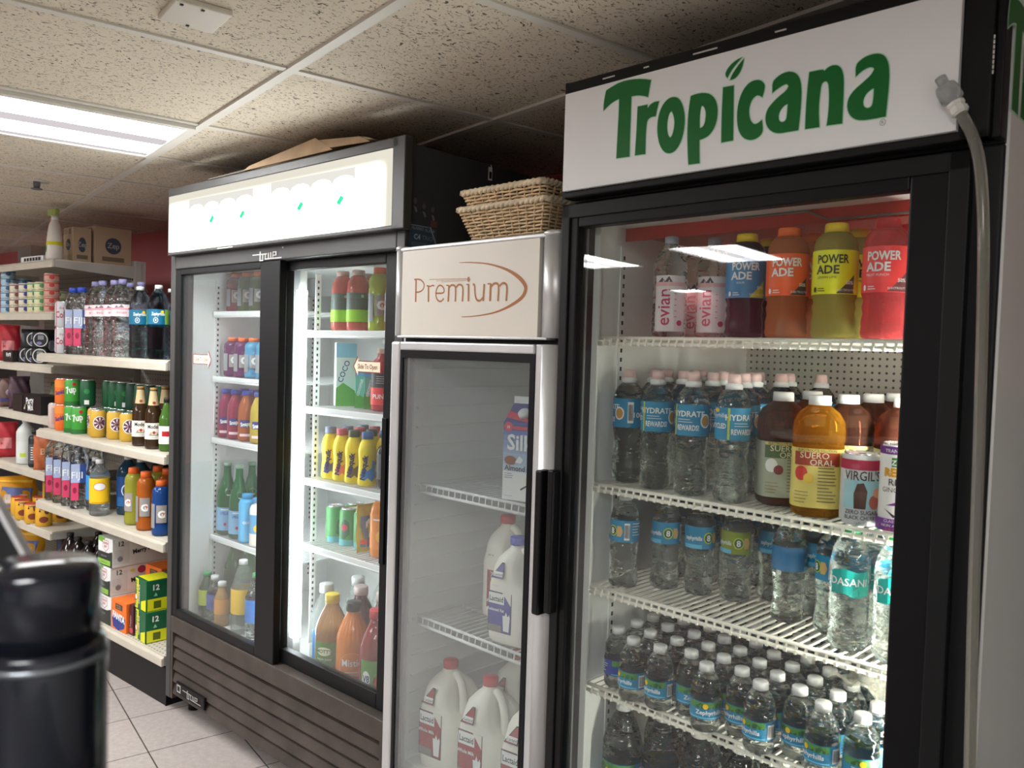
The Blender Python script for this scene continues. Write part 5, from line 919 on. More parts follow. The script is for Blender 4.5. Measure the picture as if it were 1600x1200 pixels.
cc = label_bottle('coconut_water_bottle', .185, .031, ink('4aa8dc'), ink('3a9ad0'), [(.01, .15, ink('5ab6e6'))], [('poly', [(-.004, .03), (.0, .1), (.004, .1), (.004, .03)], ink('2a6a3a')), ('poly', [(-.024, .1), (-.01, .118), (0, .104), (.014, .12), (.026, .098), (.01, .106), (0, .1), (-.012, .106)], ink('2a7a3a')), ('txt', 'coco', 0, .075, .014, LWH, 0, .02)], .2, .02)
place(cc, SLI, .258, .185, YD, 'sky blue coconut water bottle with palm print before the green bottles', None, face=5)
cm = label_bottle('milk_drink_bottle', .18, .031, ink('ece8dc'), ink('4a90c8'), [(.05, .12, ink('5aa0d0'))], [('ell', 0, .07, .02, .016, LY)], .25, .02); place(cm, SLI, .335, .185, YD, 'cream bottle with blue and yellow label at the right of the left door', None, face=5)
def soda(c, cap, lab, h, r, t='', tm=LWH): return label_bottle('soda_bottle', h, r, c, cap, [(h * .28, h * .62, ink(lab))], [('txt', t, 0, h * .4, h * .07, tm, 75, .04, h * .3)] if t else [], .38, .0155)
FLR = [(soda(liquid('dark_green_soda', (.03, .10, .03)), CG, 'b7c93a', .175, .031), .076, .125, 'small green-capped soda bottle with yellow label, far left on the cooler floor'), (soda(WAT, CW, '2f4f9e', .175, .03), .145, .12, 'small white-capped bottle with blue label on the cooler floor'), (soda(liquid('pale_orange', (.85, .5, .15), .05, .6), CW, 'e0a04a', .165, .028), .208, .115, 'small bottle with orange label on the cooler floor'),
       (soda(liquid('green_soda', (.03, .13, .04)), CG, '23402c', .29, .046, 'ginger ale'),   .262, .195, 'large green soda bottle with green cap behind the yellow label'), (soda(WATF, CW, 'f0c42a', .27, .042, 'CANADA DRY', ink('a8402c')), .33, .13, 'clear bottle with large yellow label on the cooler floor'), (soda(WAT, CG, '2a7ad0', .24, .04), .425, .13, 'clear bottle with bright blue label beside the centre stile')]
for pr, u, v, t in FLR: place(pr, SLI, u, v, YE, t, None, face=0)
for k, (u, v) in enumerate(((.10, .235), (.20, .30), (.37, .25))): place(FLR[3][0], SLI, u, v, YE, 'large green soda bottle, %s in the back row of the left cooler floor' % ORD[k + 1], 'large green soda bottles', face=30)

# ============================================================ gondola, near bay
GA, GB_, GC, GD = 1.346, .986, .646, .201
dc = can(ink('c9cbd0'), [('rect', -.03, .0, -.026, .12, ink('c8586a')), ('txt', 'Coke', .0, .045, .030, LR, 0, .02, .06), ('txt', 'diet', .0, .085, .012, LR, 0)])
for k, (u, v, z) in enumerate(((-1.165, .10, 0), (-1.085, .06, 0), (-1.165, .10, .1225), (-1.085, .06, .1225), (-1.10, .17, 0), (-1.10, .17, .1225))): place(dc, GON, u, v, GA + z, 'silver diet cola can, %s of the pair%s, %s layer' % (('left', 'right')[k % 2], (' in front', ' in front', '')[k // 2] if k < 4 else ' behind', 'upper' if z else 'lower'), 'silver diet cola cans', face=-4)
fj = fiji()
for k, (u, v) in enumerate(((-1.005, .075), (-.915, .075))): place(fj, GON, u, v, GA, 'square FIJI bottle with blue cap on the top drinks shelf, %s one' % ('left', 'right')[k], 'FIJI bottles on the top drinks shelf', face=-6)
el = evian_large()
for k, (u, v) in enumerate(((-.80, .085), (-.705, .075), (-.605, .080), (-.508, .070), (-.79, .19), (-.69, .19), (-.59, .19))): place(el, GON, u, v, GA, 'large evian bottle with lilac cap, %s from the left in the %s row' % (ORD[k % 4 + 1], 'front' if k < 4 else 'back'), 'large evian bottles', face=-8 + k)
zl = litre_water()
for k, (u, v) in enumerate(((-.352, .07), (-.178, .06), (-.44, .19), (-.34, .20), (-.25, .19))): place(zl, GON, u, v, GA, ('dark-labelled Zephyrhills litre bottle left of the last one on the top shelf', 'Zephyrhills litre bottle beside the sliding cooler on the top shelf', 'litre water bottle, first from left in the back row', 'litre water bottle, second from left in the back row', 'litre water bottle, third from left in the back row')[k], 'litre water bottles on the top drinks shelf', face=0)
so = can(ink('e8702a'), [('rect', -.05, .08, .05, .112, ink('f08a3a')), ('txt', 'Sunkist', .0, .05, .019, ink('26357a'), 14, .04, .055)]); su = can(ink('3f9a3a'), [('txt', '7up', 0, .06, .03, LWH, 12, .03, .045), ('ell', .012, .1, .008, .008, LR), ('rect', -.05, 0, .05, .02, ink('2a6a30'))]); sg = can(ink('1c5a38'), [('rect', -.01, .01, .01, .03, LWH), ('ell', 0, .07, .012, .012, ink('2f8a4a'))]); sd = can(ink('17402f'), [('poly', [(-.006, .03), (.004, .05), (.0, .06), (.012, .09), (.002, .07), (-.004, .055)], LR)])
sk = can(ink('c9a23a'), [('ell', .006, .065, .027, .03, LWH), ('ell', .006, .065, .024, .027, ink('5a3048'))] + [('poly', [(.006 + .004 * math.cos(a), .065 + .004 * math.sin(a)), (.006 + .022 * math.cos(a - .16), .065 + .024 * math.sin(a - .16)), (.006 + .022 * math.cos(a + .16), .065 + .024 * math.sin(a + .16))], ink('e7d9dc')) for a in [k * PI / 4 for k in range(8)]])
sw_ = can(ink('c4b3ac'), [('rect', -.02, .02, .02, .1, ink('b59a92'))])
place(sw_, GON, -1.18, .07, GB_, 'single pale pinkish can at the left end of the soda can shelf', None, face=0)
for k, z in enumerate((0, .1225)): place(so, GON, -1.08, .06, GB_ + z, 'orange Sunkist can, %s of the stacked two' % ('lower', 'upper')[k], 'stacked orange soda cans', face=-10)
for k, (u, v, z, pr, t) in enumerate(((-.975, .06, 0, su, 'green 7up can next to the orange can, lower layer'), (-.90, .06, 0, su, 'green 7up can beside the first gold can, lower layer'), (-.985, .065, .1225, su, 'green 7up can next to the orange can, upper layer'), (-.905, .10, .1225, sg, 'dark green can, first of the upper row beside the 7up can'))): place(pr, GON, u, v, GB_ + z, t, None, face=-8)
for k, (u, v) in enumerate(((-.80, .09), (-.71, .06), (-.60, .085), (-.49, .09))): place(sk, GON, u, v, GB_, 'gold can with dark pinwheel emblem, %s from the left' % ORD[k + 1], 'gold pinwheel cans', face=(-60, 4, 4, 0)[k])
for k, (u, v) in enumerate(((-.84, .17), (-.765, .165), (-.69, .165), (-.61, .17), (-.53, .17), (-.45, .17), (-.37, .18))): 
    place(sg, GON, u, v, GB_, 'dark green can in the back row under the upper cans, %s from the left' % ORD[k + 1], 'dark green cans', face=20); place(sd if k in (3, 5) else sg, GON, u, v, GB_ + .1225, 'dark green can in the upper back row, %s from the left' % ORD[k + 1], 'dark green cans', face=6)
BRG = mat('dark_beer_glass', (.035, .018, .008), .06, spec=.7)
P = [(.027, 0), (.031, .004), (.032, .012), (.032, .135), (.029, .155), (.019, .18), (.0145, .2), (.0135, .235)]
md = bottle('beer_bottle', P, BRG, ink('b8935a'), (.235, .245, .0145), [(.04, .105, .032, ink('e6e2d6'), [('txt', 'Modelo', 0, .083, .016, LK, 0, .02, .05), ('ell', 0, .067, .006, .006, ink('a8402c')), ('poly', [(-.018, .06), (-.008, .072), (-.01, .058)], ink('b8935a')), ('poly', [(.018, .06), (.008, .072), (.01, .058)], ink('b8935a')), ('rect', -.02, .056, .02, .058, LK), ('txt', 'Especial', 0, .046, .005, LGR)]), (.175, .232, lambda t: .0205 - (t - .175) * .115, ink('c9b58a'), [('ell', 0, .185, .006, .006, ink('9a4030'))])], 22, ridge=False)
for k, (u, v) in enumerate(((-.318, .06), (-.198, .055), (-.29, .15), (-.20, .15))): place(md, GON, u, v, GB_, 'dark Modelo beer bottle, %s %s' % (('left', 'right')[k % 2], ('in front', 'in the second row')[k // 2]), 'Modelo beer bottles', face=4)
gbt = label_bottle('beer_bottle', .21, .03, mat('green_beer', (.05, .12, .02), .08), CK, [(.03, .10, LWH)], [('rect', -.02, .06, .02, .08, LR), ('txt', 'LA', 0, .064, .012, LWH, 0, .02)], .4, .014); place(gbt, GON, -.098, .06, GB_, 'green beer bottle with red and white label beside the sliding cooler', None, face=0)
for k, (u, v) in enumerate(((-1.175, .06), (-1.08, .058), (-.985, .058), (-.888, .058))): place(fj, GON, u, v, GC, 'square FIJI bottle with pink tab, %s from the left on the third drinks shelf' % ORD[k + 1], 'FIJI bottles on the third drinks shelf', face=-4)
for k, (u, v) in enumerate(((-1.15, .16), (-1.05, .16), (-.95, .16))): place(fj, GON, u, v, GC, 'square FIJI bottle, %s in the second row of the third drinks shelf' % ORD[k + 1], 'FIJI bottles on the third drinks shelf', face=-4)
cdb = label_bottle('soda_bottle', .245, .041, WATF, CW, [(.055, .165, ink('f0c41e'))], [('ell', .0, .13, .026, .018, ink('d8452c')), ('ell', 0, .13, .0235, .0155, LWH), ('txt', 'CANADA', 0, .132, .0085, ink('c43a2a'), 0, .02), ('txt', 'DRY', 0, .121, .0085, ink('c43a2a'), 0, .02), ('poly', [(-.04, .09), (-.01, .105), (.03, .105), (.0, .098), (-.04, .08)], LWH), ('txt', 'TONIC WATER', 0, .08, .006, ink('7a5a1a')), ('rect', -.04, .058, .04, .062, ink('d89a1a'))], .3, .017)
place(cdb, GON, -.672, .055, GC, 'Canada Dry tonic bottle with yellow label and white cap', None, face=0)
bb = label_bottle('soda_bottle', .24, .04, WAT, CW, [(.05, .16, ink('2f93dc'))], [('poly', [(-.03, .06), (.0, .1), (.03, .15), (.03, .06)], ink('1f6ab8'))], .3, .017); place(bb, GON, -.79, .09, GC, 'clear bottle with bright blue label between FIJI and tonic bottles', None, face=0)
b2 = label_bottle('soda_bottle', .26, .046, liquid('deep_blue', (.02, .07, .12)), CW, [(.04, .17, ink('1f4a8a'))], [('ring', .0, .11, .028, .03, .005, LWH), ('rect', -.05, .04, .05, .08, ink('2a6aa8'))], .3, .017)
for k, (u, v) in enumerate(((-.62, .155), (-.51, .16), (-.56, .27))): place(b2, GON, u, v, GC, 'large bottle with deep blue label, %s behind the tonic bottle' % ORD[k + 1], 'deep blue labelled bottles', face=0)
g1, g2, g3_ = gator(liquid('lime_sport', (.42, .42, .05)), CO, h=.235), gator(liquid('amber_sport', (.55, .14, .02)), CO, h=.235), gator(liquid('blue_sport', (.02, .08, .3)), CO, h=.215)
place(g1, GON, -.40, .075, GC, 'lime green Gatorade bottle with orange cap on the third drinks shelf', None, face=-40); place(g2, GON, -.268, .062, GC, 'orange Gatorade bottle with big G on the third drinks shelf', None, face=-8); place(g3_, GON, -.135, .06, GC, 'blue Gatorade bottle cut off by the sliding cooler edge', None, face=0)
for k, (u, v) in enumerate(((-.38, .17), (-.29, .165), (-.20, .165))): place((g1, g2, g1)[k], GON, u, v, GC, 'orange-capped Gatorade bottle, %s in the dark second row' % ORD[k + 1], 'Gatorade bottles in the second row', face=20)
col = label_bottle('cola_bottle', .29, .05, mat('cola_dark', (.012, .008, .008), .08, spec=.6), CK, [(.08, .17, ink('2c2f3a'))], [('rect', .0, .1, .02, .13, ink('6a6c74')), ('txt', 'Zero', -.01, .12, .018, LGR, 90)], .35, .016)
for k, (u, v) in enumerate(((-.745, .09), (-.86, .09), (-.97, .09), (-.79, .2), (-.90, .2), (-1.01, .2), (-1.08, .1))): place(col, GON, u, v, GD, 'dark cola bottle with black cap, %s among those left of the twelve-packs' % ORD[k + 1], 'dark cola bottles on the bottom shelf', face=0)
# twelve-packs
def cdry(green=True, top=''):
    fr = [('rect', -.064, .06, .064, .122, LWH), ('poly', [(-.064, .122), (-.064, .104), (-.02, .098), (.0, .122)], ink('6fae3a')) if green else ('rect', -.06, .06, -.058, .07, LWH), ('poly', [(-.024, .112), (.030, .112), (.030, .080), (.004, .062), (-.024, .080)], ink('b83a3a')), ('poly', [(-.022, .110), (.028, .110), (.028, .081), (.004, .065), (-.022, .081)], LWH), ('txt', 'CANADA', .003, .095, .010, ink('b82c3a'), 0, .03, .046), ('txt', 'DRY', .003, .080, .010, ink('b82c3a'), 0, .03), ('rect', -.064, .0, .064, .06, ink('2c302c')), ('poly', [(.03, .06), (.064, .07), (.064, .05)], ink('2c302c')), ('txt', 'ZERO SUGAR', -.01, .04, .006, LGR, 0, .02)]
    if green: fr += [('rect', -.064, .006, .05, .028, ink('8fc24a')), ('txt', 'GINGER ALE', -.008, .013, .007, ink('3a5a2a'))]
    rt = [('rect', -.132, .001, .132, .121, ink('d4d6d2')), ('rect', -.130, .012, -.06, .118, ink('c8cac6')), ('txt', '12', -.095, .09, .02, ink('3a3c40'), 0, .03), ('ell', -.10, .035, .012, .012, ink('7a7c80'))] + fine(-.126, .07, .05, 5, .007, LGR, 3) + [('txt', top, .02, .055, .018, ink('26282c'), 6, .04, .13), ('ell', .0, .098, .018, .016, ink('a83a5a')), ('ell', -.04, .1, .010, .006, ink('c8c84a'))]
    return carton('twelve_pack_carton', .128, .265, .122, ink('dcdcd8'), fr, rt, cat='carton')
cd1 = cdry(True, 'Merry Maker'); cd2 = cdry(False, ''); 
place(cd2, GON, -.548, .155, GD, 'Canada Dry twelve-pack with black band, bottom of the three stacked', None, rot=1); place(cd1, GON, -.548, .155, GD + .1235, 'Canada Dry twelve-pack with green band, middle of the three stacked', 'green-banded Canada Dry twelve-packs', rot=-1); place(cd1, GON, -.545, .157, GD + .247, 'Canada Dry twelve-pack with green band, topmost of the three stacked', 'green-banded Canada Dry twelve-packs', rot=1)
def fanta():
    w_ = .066; fr = [('poly', [(-.05, .01), (-.06, .055), (.06, .06), (.05, .018), (.0, .0)], ink('2b3a8a')), ('txt', 'FANTA', .0, .045, .026, LWH, -6, .06, .11), ('rect', -.028, .088, .034, .112, ink('5a3a22')), ('txt', 'NATURAL', .003, .101, .006, ink('c8b49a')), ('txt', 'FLAVORS', .003, .092, .006, ink('c8b49a'))]
    return carton('twelve_pack_carton', .132, .26, .125, ink('e8752a'), fr, [('rect', -.125, .002, .125, .12, ink('d9641f')), ('rect', .02, .03, .06, .08, ink('7a3a5a'))], cat='carton')
fa = fanta(); place(fa, GON, -.405, .15, GD, 'orange FANTA twelve-pack lying on the bottom shelf', 'orange FANTA twelve-packs', rot=0); place(fa, GON, -.385, .285, GD + .1265, 'second FANTA twelve-pack resting on and behind the first', 'orange FANTA twelve-packs', rot=2)
dp = carton('twelve_pack_carton', .035, .24, .125, ink('4a1f28'), [('ell', .0, .02, .014, .012, ink('c84a5a')), ('txt', 'Pepper', 0, .06, .012, ink('c9a8a8'), 90)], cat='carton', flap=False); place(dp, GON, -.315, .15, GD, 'narrow dark maroon carton squeezed beside the orange pack', None, rot=0)
def schw():
    fr = [('poly', [(-.052, .0), (-.026, .0), (-.018, .122), (-.046, .122)], ink('e2e22a')), ('txt', 'Schweppes', -.036, .06, .020, LDG, 86, .02, .11), ('ell', -.04, .045, .012, .014, ink('d8643a')), ('ell', -.04, .045, .009, .010, LWH), ('txt', 'GINGER ALE', -.006, .06, .010, LWH, 88, .03, .09), ('poly', [(.008, .002), (.055, .002), (.055, .05), (.008, .035)], ink('dfe01f'))]
    rt = [('rect', -.125, .002, -.02, .05, ink('dfe01f')), ('rect', -.10, .01, -.07, .04, ink('5a6a1a')), ('txt', '12', -.09, .085, .022, LWH, 0, .03), ('poly', [(-.10, .06), (-.092, .075), (-.084, .06)], ink('8fc8a0')), ('rect', .0, .002, .125, .122, ink('1c5a3a'))]
    return carton('twelve_pack_carton', .11, .26, .125, ink('17603c'), fr, rt, top=[('rect', -.05, -.12, .05, -.02, ink('dfe01f'))], cat='carton')
sc_ = schw(); place(sc_, GON, -.215, .155, GD, 'green and yellow Schweppes twelve-pack, lower of two', 'Schweppes twelve-packs', rot=-6); place(sc_, GON, -.225, .158, GD + .1265, 'green and yellow Schweppes twelve-pack, upper of two', 'Schweppes twelve-packs', rot=-4)
# ============================================================ gondola, far bay
F1, F2, F3, F4, F5, F6, F7 = 1.801, 1.546, 1.286, 1.031, .751, .471, .201
ZB2 = ink('3a4658')
def zep(w_, d_, h):
    return carton('cardboard_box', w_, d_, h, ink('b09a80'), [('ell', 0, h * .5, w_ * .24, h * .17, ZB2), ('txt', 'Zep', 0, h * .46, h * .1, ink('b8a890'), 0, .02), ('rect', w_ * .1, h * .8, w_ * .16, h * .95, LK), ('rect', w_ * .24, h * .8, w_ * .3, h * .95, LK), ('rect', -w_ * .4, h * .04, w_ * .4, h * .2, ink('a08c74'))] + fine(-w_ * .42, h * .92, w_ * .45, 3, h * .05, LK, 3, h * .012), [('ell', 0, h * .5, d_ * .22, h * .22, ZB2), ('txt', 'Zep', 0, h * .44, h * .14, ink('a09a90'), 0, .02), ('rect', -d_ * .3, h * .08, d_ * .3, h * .2, ink('6e6252'))])
place(zep(.11, .088, .168), GON, -1.325, .222, F1, 'smaller Zep cardboard box on the top shelf beside the spray bottle', 'Zep boxes', rot=0); place(zep(.16, .185, .188), GON, -1.345, .372, F1, 'larger Zep cardboard box on the top shelf by the upright', 'Zep boxes', rot=0)
e = prod('spray_bottle', 'bottle'); b = MB(); b.lathe([(.034, 0), (.04, .01), (.038, .06), (.032, .13), (.026, .17), (.016, .19), (.015, .2)], ink('d8d4ca'), 20); b.build('body', e); b = MB(); b.lathe([(.0305, .12), (.0385, .07)], ink('d6d02a'), 20, caps=False); art(b, [('ell', -.012, .05, .012, .018, LG)], cylmap(.040)); b.build('label', e)
b = MB(); b.lathe([(.016, .195), (.016, .215)], LWH, 14); b.box(-.045, -.012, .215, .02, .012, .25, ink('a8bc6a'), .005); b.box(-.05, -.006, .222, -.04, .006, .235, LWH); b.tube([(-.02, 0, .215), (-.034, 0, .19), (-.036, 0, .175)], .004, ink('c86a6a'), 6); b.build('trigger_head', e)
place(e, GON, -1.318, .112, F1, 'white spray bottle with yellow label and green trigger on the top shelf', None, rot=10)
b = MB(); b.box(-.14, -.05, 0, .12, .05, .03, LWH, .004); art(b, [('rect', -.10 + k * .034, .006, -.075 + k * .034, .022, LK) for k in range(6)], frontmap(-.05)); o = b.build('label_roll_box'); o['category'] = 'box'; place(o, GON, -1.56, .15, F1, 'low white box with black print on the top shelf left of the spray bottle', None, rot=2)
def tub(c1, c2):
    e = prod('cat_food_can', 'can'); b = MB(); b.lathe([(.033, 0), (.035, .002), (.035, .034), (.033, .036)], c1, 18); art(b, [('ell', .0, .018, .012, .010, c2), ('rect', -.05, .026, .05, .031, c2)], cylmap(.035)); b.build('body', e); b = MB(); b.lathe([(.034, .036), (.034, .038), (.031, .0375)], CAN, 18); b.build('lid', e); return e
TB = [(tub(ink('a9c4d4'), ink('3f6a8c')), -1.97, 6, 'pale blue'), (tub(ink('d8cfb8'), ink('7a4a4a')), -1.845, 4, 'cream and maroon'), (tub(ink('dcd3bd'), ink('2f3f8c')), -1.72, 4, 'cream and navy'), (tub(ink('d9d4a8'), ink('3a8a6a')), -1.605, 4, 'cream and teal'), (tub(ink('dcd8b0'), ink('5a9a5a')), -1.515, 4, 'cream and green'), (tub(ink('c89a8a'), ink('b8342c')), -1.395, 5, 'red')]
for pr, u, n_, t in TB:
    for k in range(n_): place(pr, GON, u, .13, F2 + k * .0385, '%s cat food can, %s from the bottom of its stack' % (t, ORD[k + 1]), 'stacked cat food cans', face=0)
    if t != 'red':
        for k in range(n_ - 1): place(pr, GON, u, .21, F2 + k * .0385, '%s cat food can in the rear stack, %s from its bottom' % (t, ORD[k + 1]), 'stacked cat food cans', face=0)
rb = bag('treat_bag', .12, .19, .05, ink('b8303c'), [('rect', -.03, .05, .03, .11, ink('d8888a'))], seed=2); place(rb, GON, -2.03, .15, F3, 'red treat bag at the left edge on the third pet shelf', 'red bags at the left edge', face=0)
kb = bag('treat_bag', .13, .17, .05, ink('1c1c20'), [('ell', .01, .09, .02, .03, ink('7a7c84'))], seed=3); place(kb, GON, -1.90, .24, F3, 'black treat bag, left of two on the third pet shelf', 'black treat bags', face=0); place(kb, GON, -1.76, .26, F3, 'black treat bag, right of two on the third pet shelf', 'black treat bags', face=8)
tb = carton('display_box', .13, .1, .06, ink('2a2826'), [('txt', 'Party', .02, .03, .022, LWH, 8, .02)], cat='box', flap=False); place(tb, GON, -1.80, .12, F3, 'low black display box on the third pet shelf', None, rot=0)
def cup():
    e = prod('pet_food_cup', 'cup'); b = MB(); b.box(-.036, -.02, 0, .036, .02, .08, ink('1e1e22'), .008); art(b, [('ring', 0, .04, .032, .036, .004, LWH), ('rect', -.012, .04, .014, .062, LGR), ('ell', -.006, .022, .012, .008, ink('8a86b8')), ('txt', 'SHEBA', 0, .066, .006, LWH)], frontmap(-.02)); b.build('tub', e); return e
cp = cup()
for k, (u, z) in enumerate(((-1.665, 0), (-1.585, 0), (-1.575, .0815), (-1.50, 0), (-1.49, .0815))): place(cp, GON, u, .115, F3 + z, 'black and white pet food cup, %s of the cluster by the diet cola cans' % ORD[k + 1], 'black and white pet food cups', face=0)
bb1 = bag('treat_bag', .11, .15, .05, ink('6a5048'), [('ell', 0, .08, .025, .02, ink('9a8a9a')), ('rect', -.05, .03, .05, .05, ink('3a3a6a'))], seed=4); bb2 = bag('treat_bag', .10, .17, .05, ink('4a3440'), [('ell', .0, .06, .012, .014, LPU), ('rect', -.04, .02, .04, .045, ink('3a2a30'))], seed=5); gbg = bag('treat_bag', .13, .15, .05, ink('4c5a2a'), [('rect', -.03, .05, .04, .1, ink('8a8a5a'))], seed=6)
for k, (pr, u, v, t) in enumerate(((bb1, -2.02, .16, 'brown treat bag at the left edge of the fourth pet shelf'), (bb2, -1.86, .15, 'purple and brown treat bag left of the black display box'), (gbg, -1.56, .26, 'olive green treat bag behind the Party Mix box'), (gbg, -1.41, .26, 'olive green treat bag behind the right end of the Party Mix box'))): place(pr, GON, u, v, F4, t, None, face=5)
pm = carton('display_box', .22, .11, .095, ink('1e1c1c'), [('txt', 'Party', -.02, .052, .032, LWH, 6, .02), ('txt', 'Mix', -.01, .018, .032, LWH, 6, .02), ('poly', [(-.1, .02), (-.075, .05), (-.08, .02)], ink('c9c4a0'))], cat='box', flap=False); place(pm, GON, -1.49, .13, F4, 'black Party Mix display box on the fourth pet shelf', None, rot=0)
db = carton('display_box', .12, .1, .09, ink('2c2824'), [], cat='box', flap=False); place(db, GON, -1.69, .13, F4, 'plain dark display box left of the Party Mix box', None, rot=0)
place(rb, GON, -2.03, .14, F5, 'red treat bag at the left edge on the fifth pet shelf', 'red bags at the left edge', face=0)
wb = label_bottle('white_cleaner_bottle', .235, .045, ink('c9cdca'), CW, [(.03, .12, ink('cfd4d0'))], [('poly', [(-.034, .03), (.034, .03), (.034, .10), (.0, .12), (-.034, .08)], ink('2f9a4a')), ('rect', -.03, .04, .0, .06, LYG)], .3, .018); place(wb, GON, -1.71, .13, F5, 'white bottle with green label on the fifth pet shelf', None, face=0)
kt = label_bottle('black_cleaner_bottle', .19, .03, ink('24262a'), CK, [(.02, .12, ink('4c4e52'))], fine(-.02, .1, .035, 6, .012, LWH, 3, .004), .25, .016); place(kt, GON, -1.565, .12, F5, 'small black bottle with grey label beside the white one', None, face=0)
ob = bag('treat_bag', .10, .17, .04, ink('b8633a'), [('txt', 'Bs', 0, .08, .03, ink('e0b08a'), 0, .03)], seed=7); place(ob, GON, -1.44, .12, F5, 'orange and brown snack bag beside the first FIJI bottles', None, face=0)
wbg = bag('treat_bag', .12, .17, .05, ink('8a8478'), [('ell', 0, .1, .02, .02, LWH)], seed=8); place(wbg, GON, -1.57, .24, F5, 'greyish snack bag behind the small black bottle', None, face=0)
yb = bag('pet_food_bag', .22, .185, .08, ink('d99a1e'), [('poly', [(-.08, .03), (.06, .03), (.09, .12), (-.06, .14)], ink('6a7ab0')), ('poly', [(-.06, .05), (.04, .05), (.06, .09), (-.05, .1)], ink('d8d0c8')), ('poly', [(-.09, .17), (.08, .15), (.09, .165), (-.08, .175)], ink('e8b83a'))], seed=9); place(yb, GON, -1.90, .14, F6, 'yellow pet food bag with blue patch above the lowest pet shelf', 'yellow pet food bags', face=8)
place(yb, GON, -1.80, .14, F7, 'yellow pet food bag on the bottom deck behind the black canister', 'yellow pet food bags', face=-10)
e = prod('dog_food_can', 'can'); b = MB(); b.lathe([(.036, 0), (.038, .002), (.038, .094), (.036, .096)], ink('d9a42c'), 20); art(b, [('ell', 0, .035, .022, .016, ink('7a3a28')), ('ell', .014, .075, .012, .014, ink('6a4a2a')), ('ell', -.018, .078, .004, .005, LK), ('txt', 'Pedigree', 0, .084, .008, ink('3a3a7a'), 0, .02)], cylmap(.038)); b.build('body', e); b = MB(); b.lathe([(.037, .094), (.037, .098), (.034, .097)], ink('b8483a'), 20); b.build('lid', e)
for k, (u, v, z) in enumerate(((-1.775, .12, 0), (-1.665, .10, 0), (-1.535, .10, 0), (-1.42, .11, 0), (-1.57, .20, 0), (-1.57, .20, .099), (-1.47, .21, 0), (-1.70, .20, 0))): place(e, GON, u, v, F6 + z, 'yellow dog food can, %s on the lowest pet shelf' % ORD[k + 1], 'yellow dog food cans', face=0)
b = MB(); b.lathe([(.11, 0), (.115, .01), (.105, .06), (.08, .09), (.03, .105)], clear('clear_dome', (.95, .97, .97), .6, .05, 1.2, .05), 22, rib=(22, .002, .01, .1)); o = b.build('clear_plastic_dome'); o['category'] = 'packaging'; place(o, GON, -1.50, .17, F7, 'crinkled clear plastic dome behind the black canister', None)
kbx = carton('dark_snack_box', .07, .1, .17, ink('3a2a22'), [('rect', -.02, .04, .02, .13, ink('3a4a7a')), ('rect', -.03, .02, .03, .03, LOR)], flap=False)
for k, u in enumerate((-1.66, -1.30)): place(kbx, GON, u, .33, F7, 'dark brown snack box in shadow on the bottom deck, %s one' % ('left', 'right')[k], 'dark snack boxes', rot=0)

# ============================================================ things on and around the coolers
def basket(name, w0, d0, w1, d1, h, rows, stakes, loc, label):
    e = empty(name, loc, SIL.a); tag(e, label, 'basket', 'stacked wicker baskets')
    WK = mat('wicker_strand', (.80, .60, .37), .55, var=.25, vscale=40); WR = mat('wicker_rim', (.86, .72, .52), .55, var=.2, vscale=30)
    def per(s, t):
        hw, hd = (w0 + (w1 - w0) * t) / 2, (d0 + (d1 - d0) * t) / 2; L_ = 4 * (hw + hd); q = (s % 1) * L_
        for (ax, ay, bx, by) in ((-hw, -hd, hw, -hd), (hw, -hd, hw, hd), (hw, hd, -hw, hd), (-hw, hd, -hw, -hd)):
            l = math.hypot(bx - ax, by - ay)
            if q <= l: k = q / l; return Vector((ax + (bx - ax) * k, ay + (by - ay) * k, 0)), Vector(((by - ay) / l, -(bx - ax) / l, 0))
            q -= l
        return Vector((-hw, -hd, 0)), Vector((0, -1, 0))
    b = MB()
    for r in range(rows):
        t = (r + .5) / rows; pts = []
        for k in range(stakes * 2 + 1):
            p, nn = per((k / (stakes * 2)) % 1 if k < stakes * 2 else 0, t); am = .0035 * (1 if (k // 1 + r) % 2 else -1) * (1 if k % 2 else 0) if False else .0032 * math.sin(PI * (k / 2 + r)) 
            pts.append(p + nn * am + Vector((0, 0, h * t)))
        b.tube(pts, h / rows * .40, WK, 5, caps=False)
    b.build('woven_wall', e)
    b = MB()
    for k in range(stakes): p0, n0 = per((k + .5) / stakes, 0); p1, n1 = per((k + .5) / stakes, 1); b.rod(p0, p1 + Vector((0, 0, h)), .0022, WK)
    b.box(-w0 / 2, -d0 / 2, 0, w0 / 2, d0 / 2, .003, WK); b.build('stakes', e)
    b = MB(); N_ = 120
    for ph in (0, PI):
        pts = [per(k / N_, 1)[0] + per(k / N_, 1)[1] * (.004 * math.cos(k / N_ * 2 * PI * 34 + ph)) + Vector((0, 0, h + .004 * math.sin(k / N_ * 2 * PI * 34 + ph))) for k in range(N_ + 1)]; b.tube(pts, .0062, WR, 6, caps=False)
    b.build('braided_rim', e); return e
basket('wicker_basket', .235, .20, .31, .26, .092, 12, 40, SIL.w(.298, .225, 1.689), 'shallow wicker basket on top of the slim cooler, lower of two')
basket('wicker_basket', .225, .18, .285, .24, .085, 11, 40, SIL.w(.288, .225, 1.741), 'shallow wicker basket nested in the other, upper of two')
CB_ = mat('corrugated_cardboard', (.42, .29, .18), .8, var=.12, vscale=20)
def slab(b, P, th, m):
    P = [Vector(p) for p in P]; nn = (P[1] - P[0]).cross(P[2] - P[0]).normalized() * th; n = len(P)
    b.add(P + [p + nn for p in P], [tuple(range(n - 1, -1, -1)), tuple(range(n, 2 * n))] + [(i, (i + 1) % n, (i + 1) % n + n, i + n) for i in range(n)], m)
e = empty('cardboard_sheet', SLI.w(.0, .0, 1.989), SLI.a); tag(e, 'flattened cardboard box lying on top of the sliding-door cooler, edge lifted', 'cardboard')
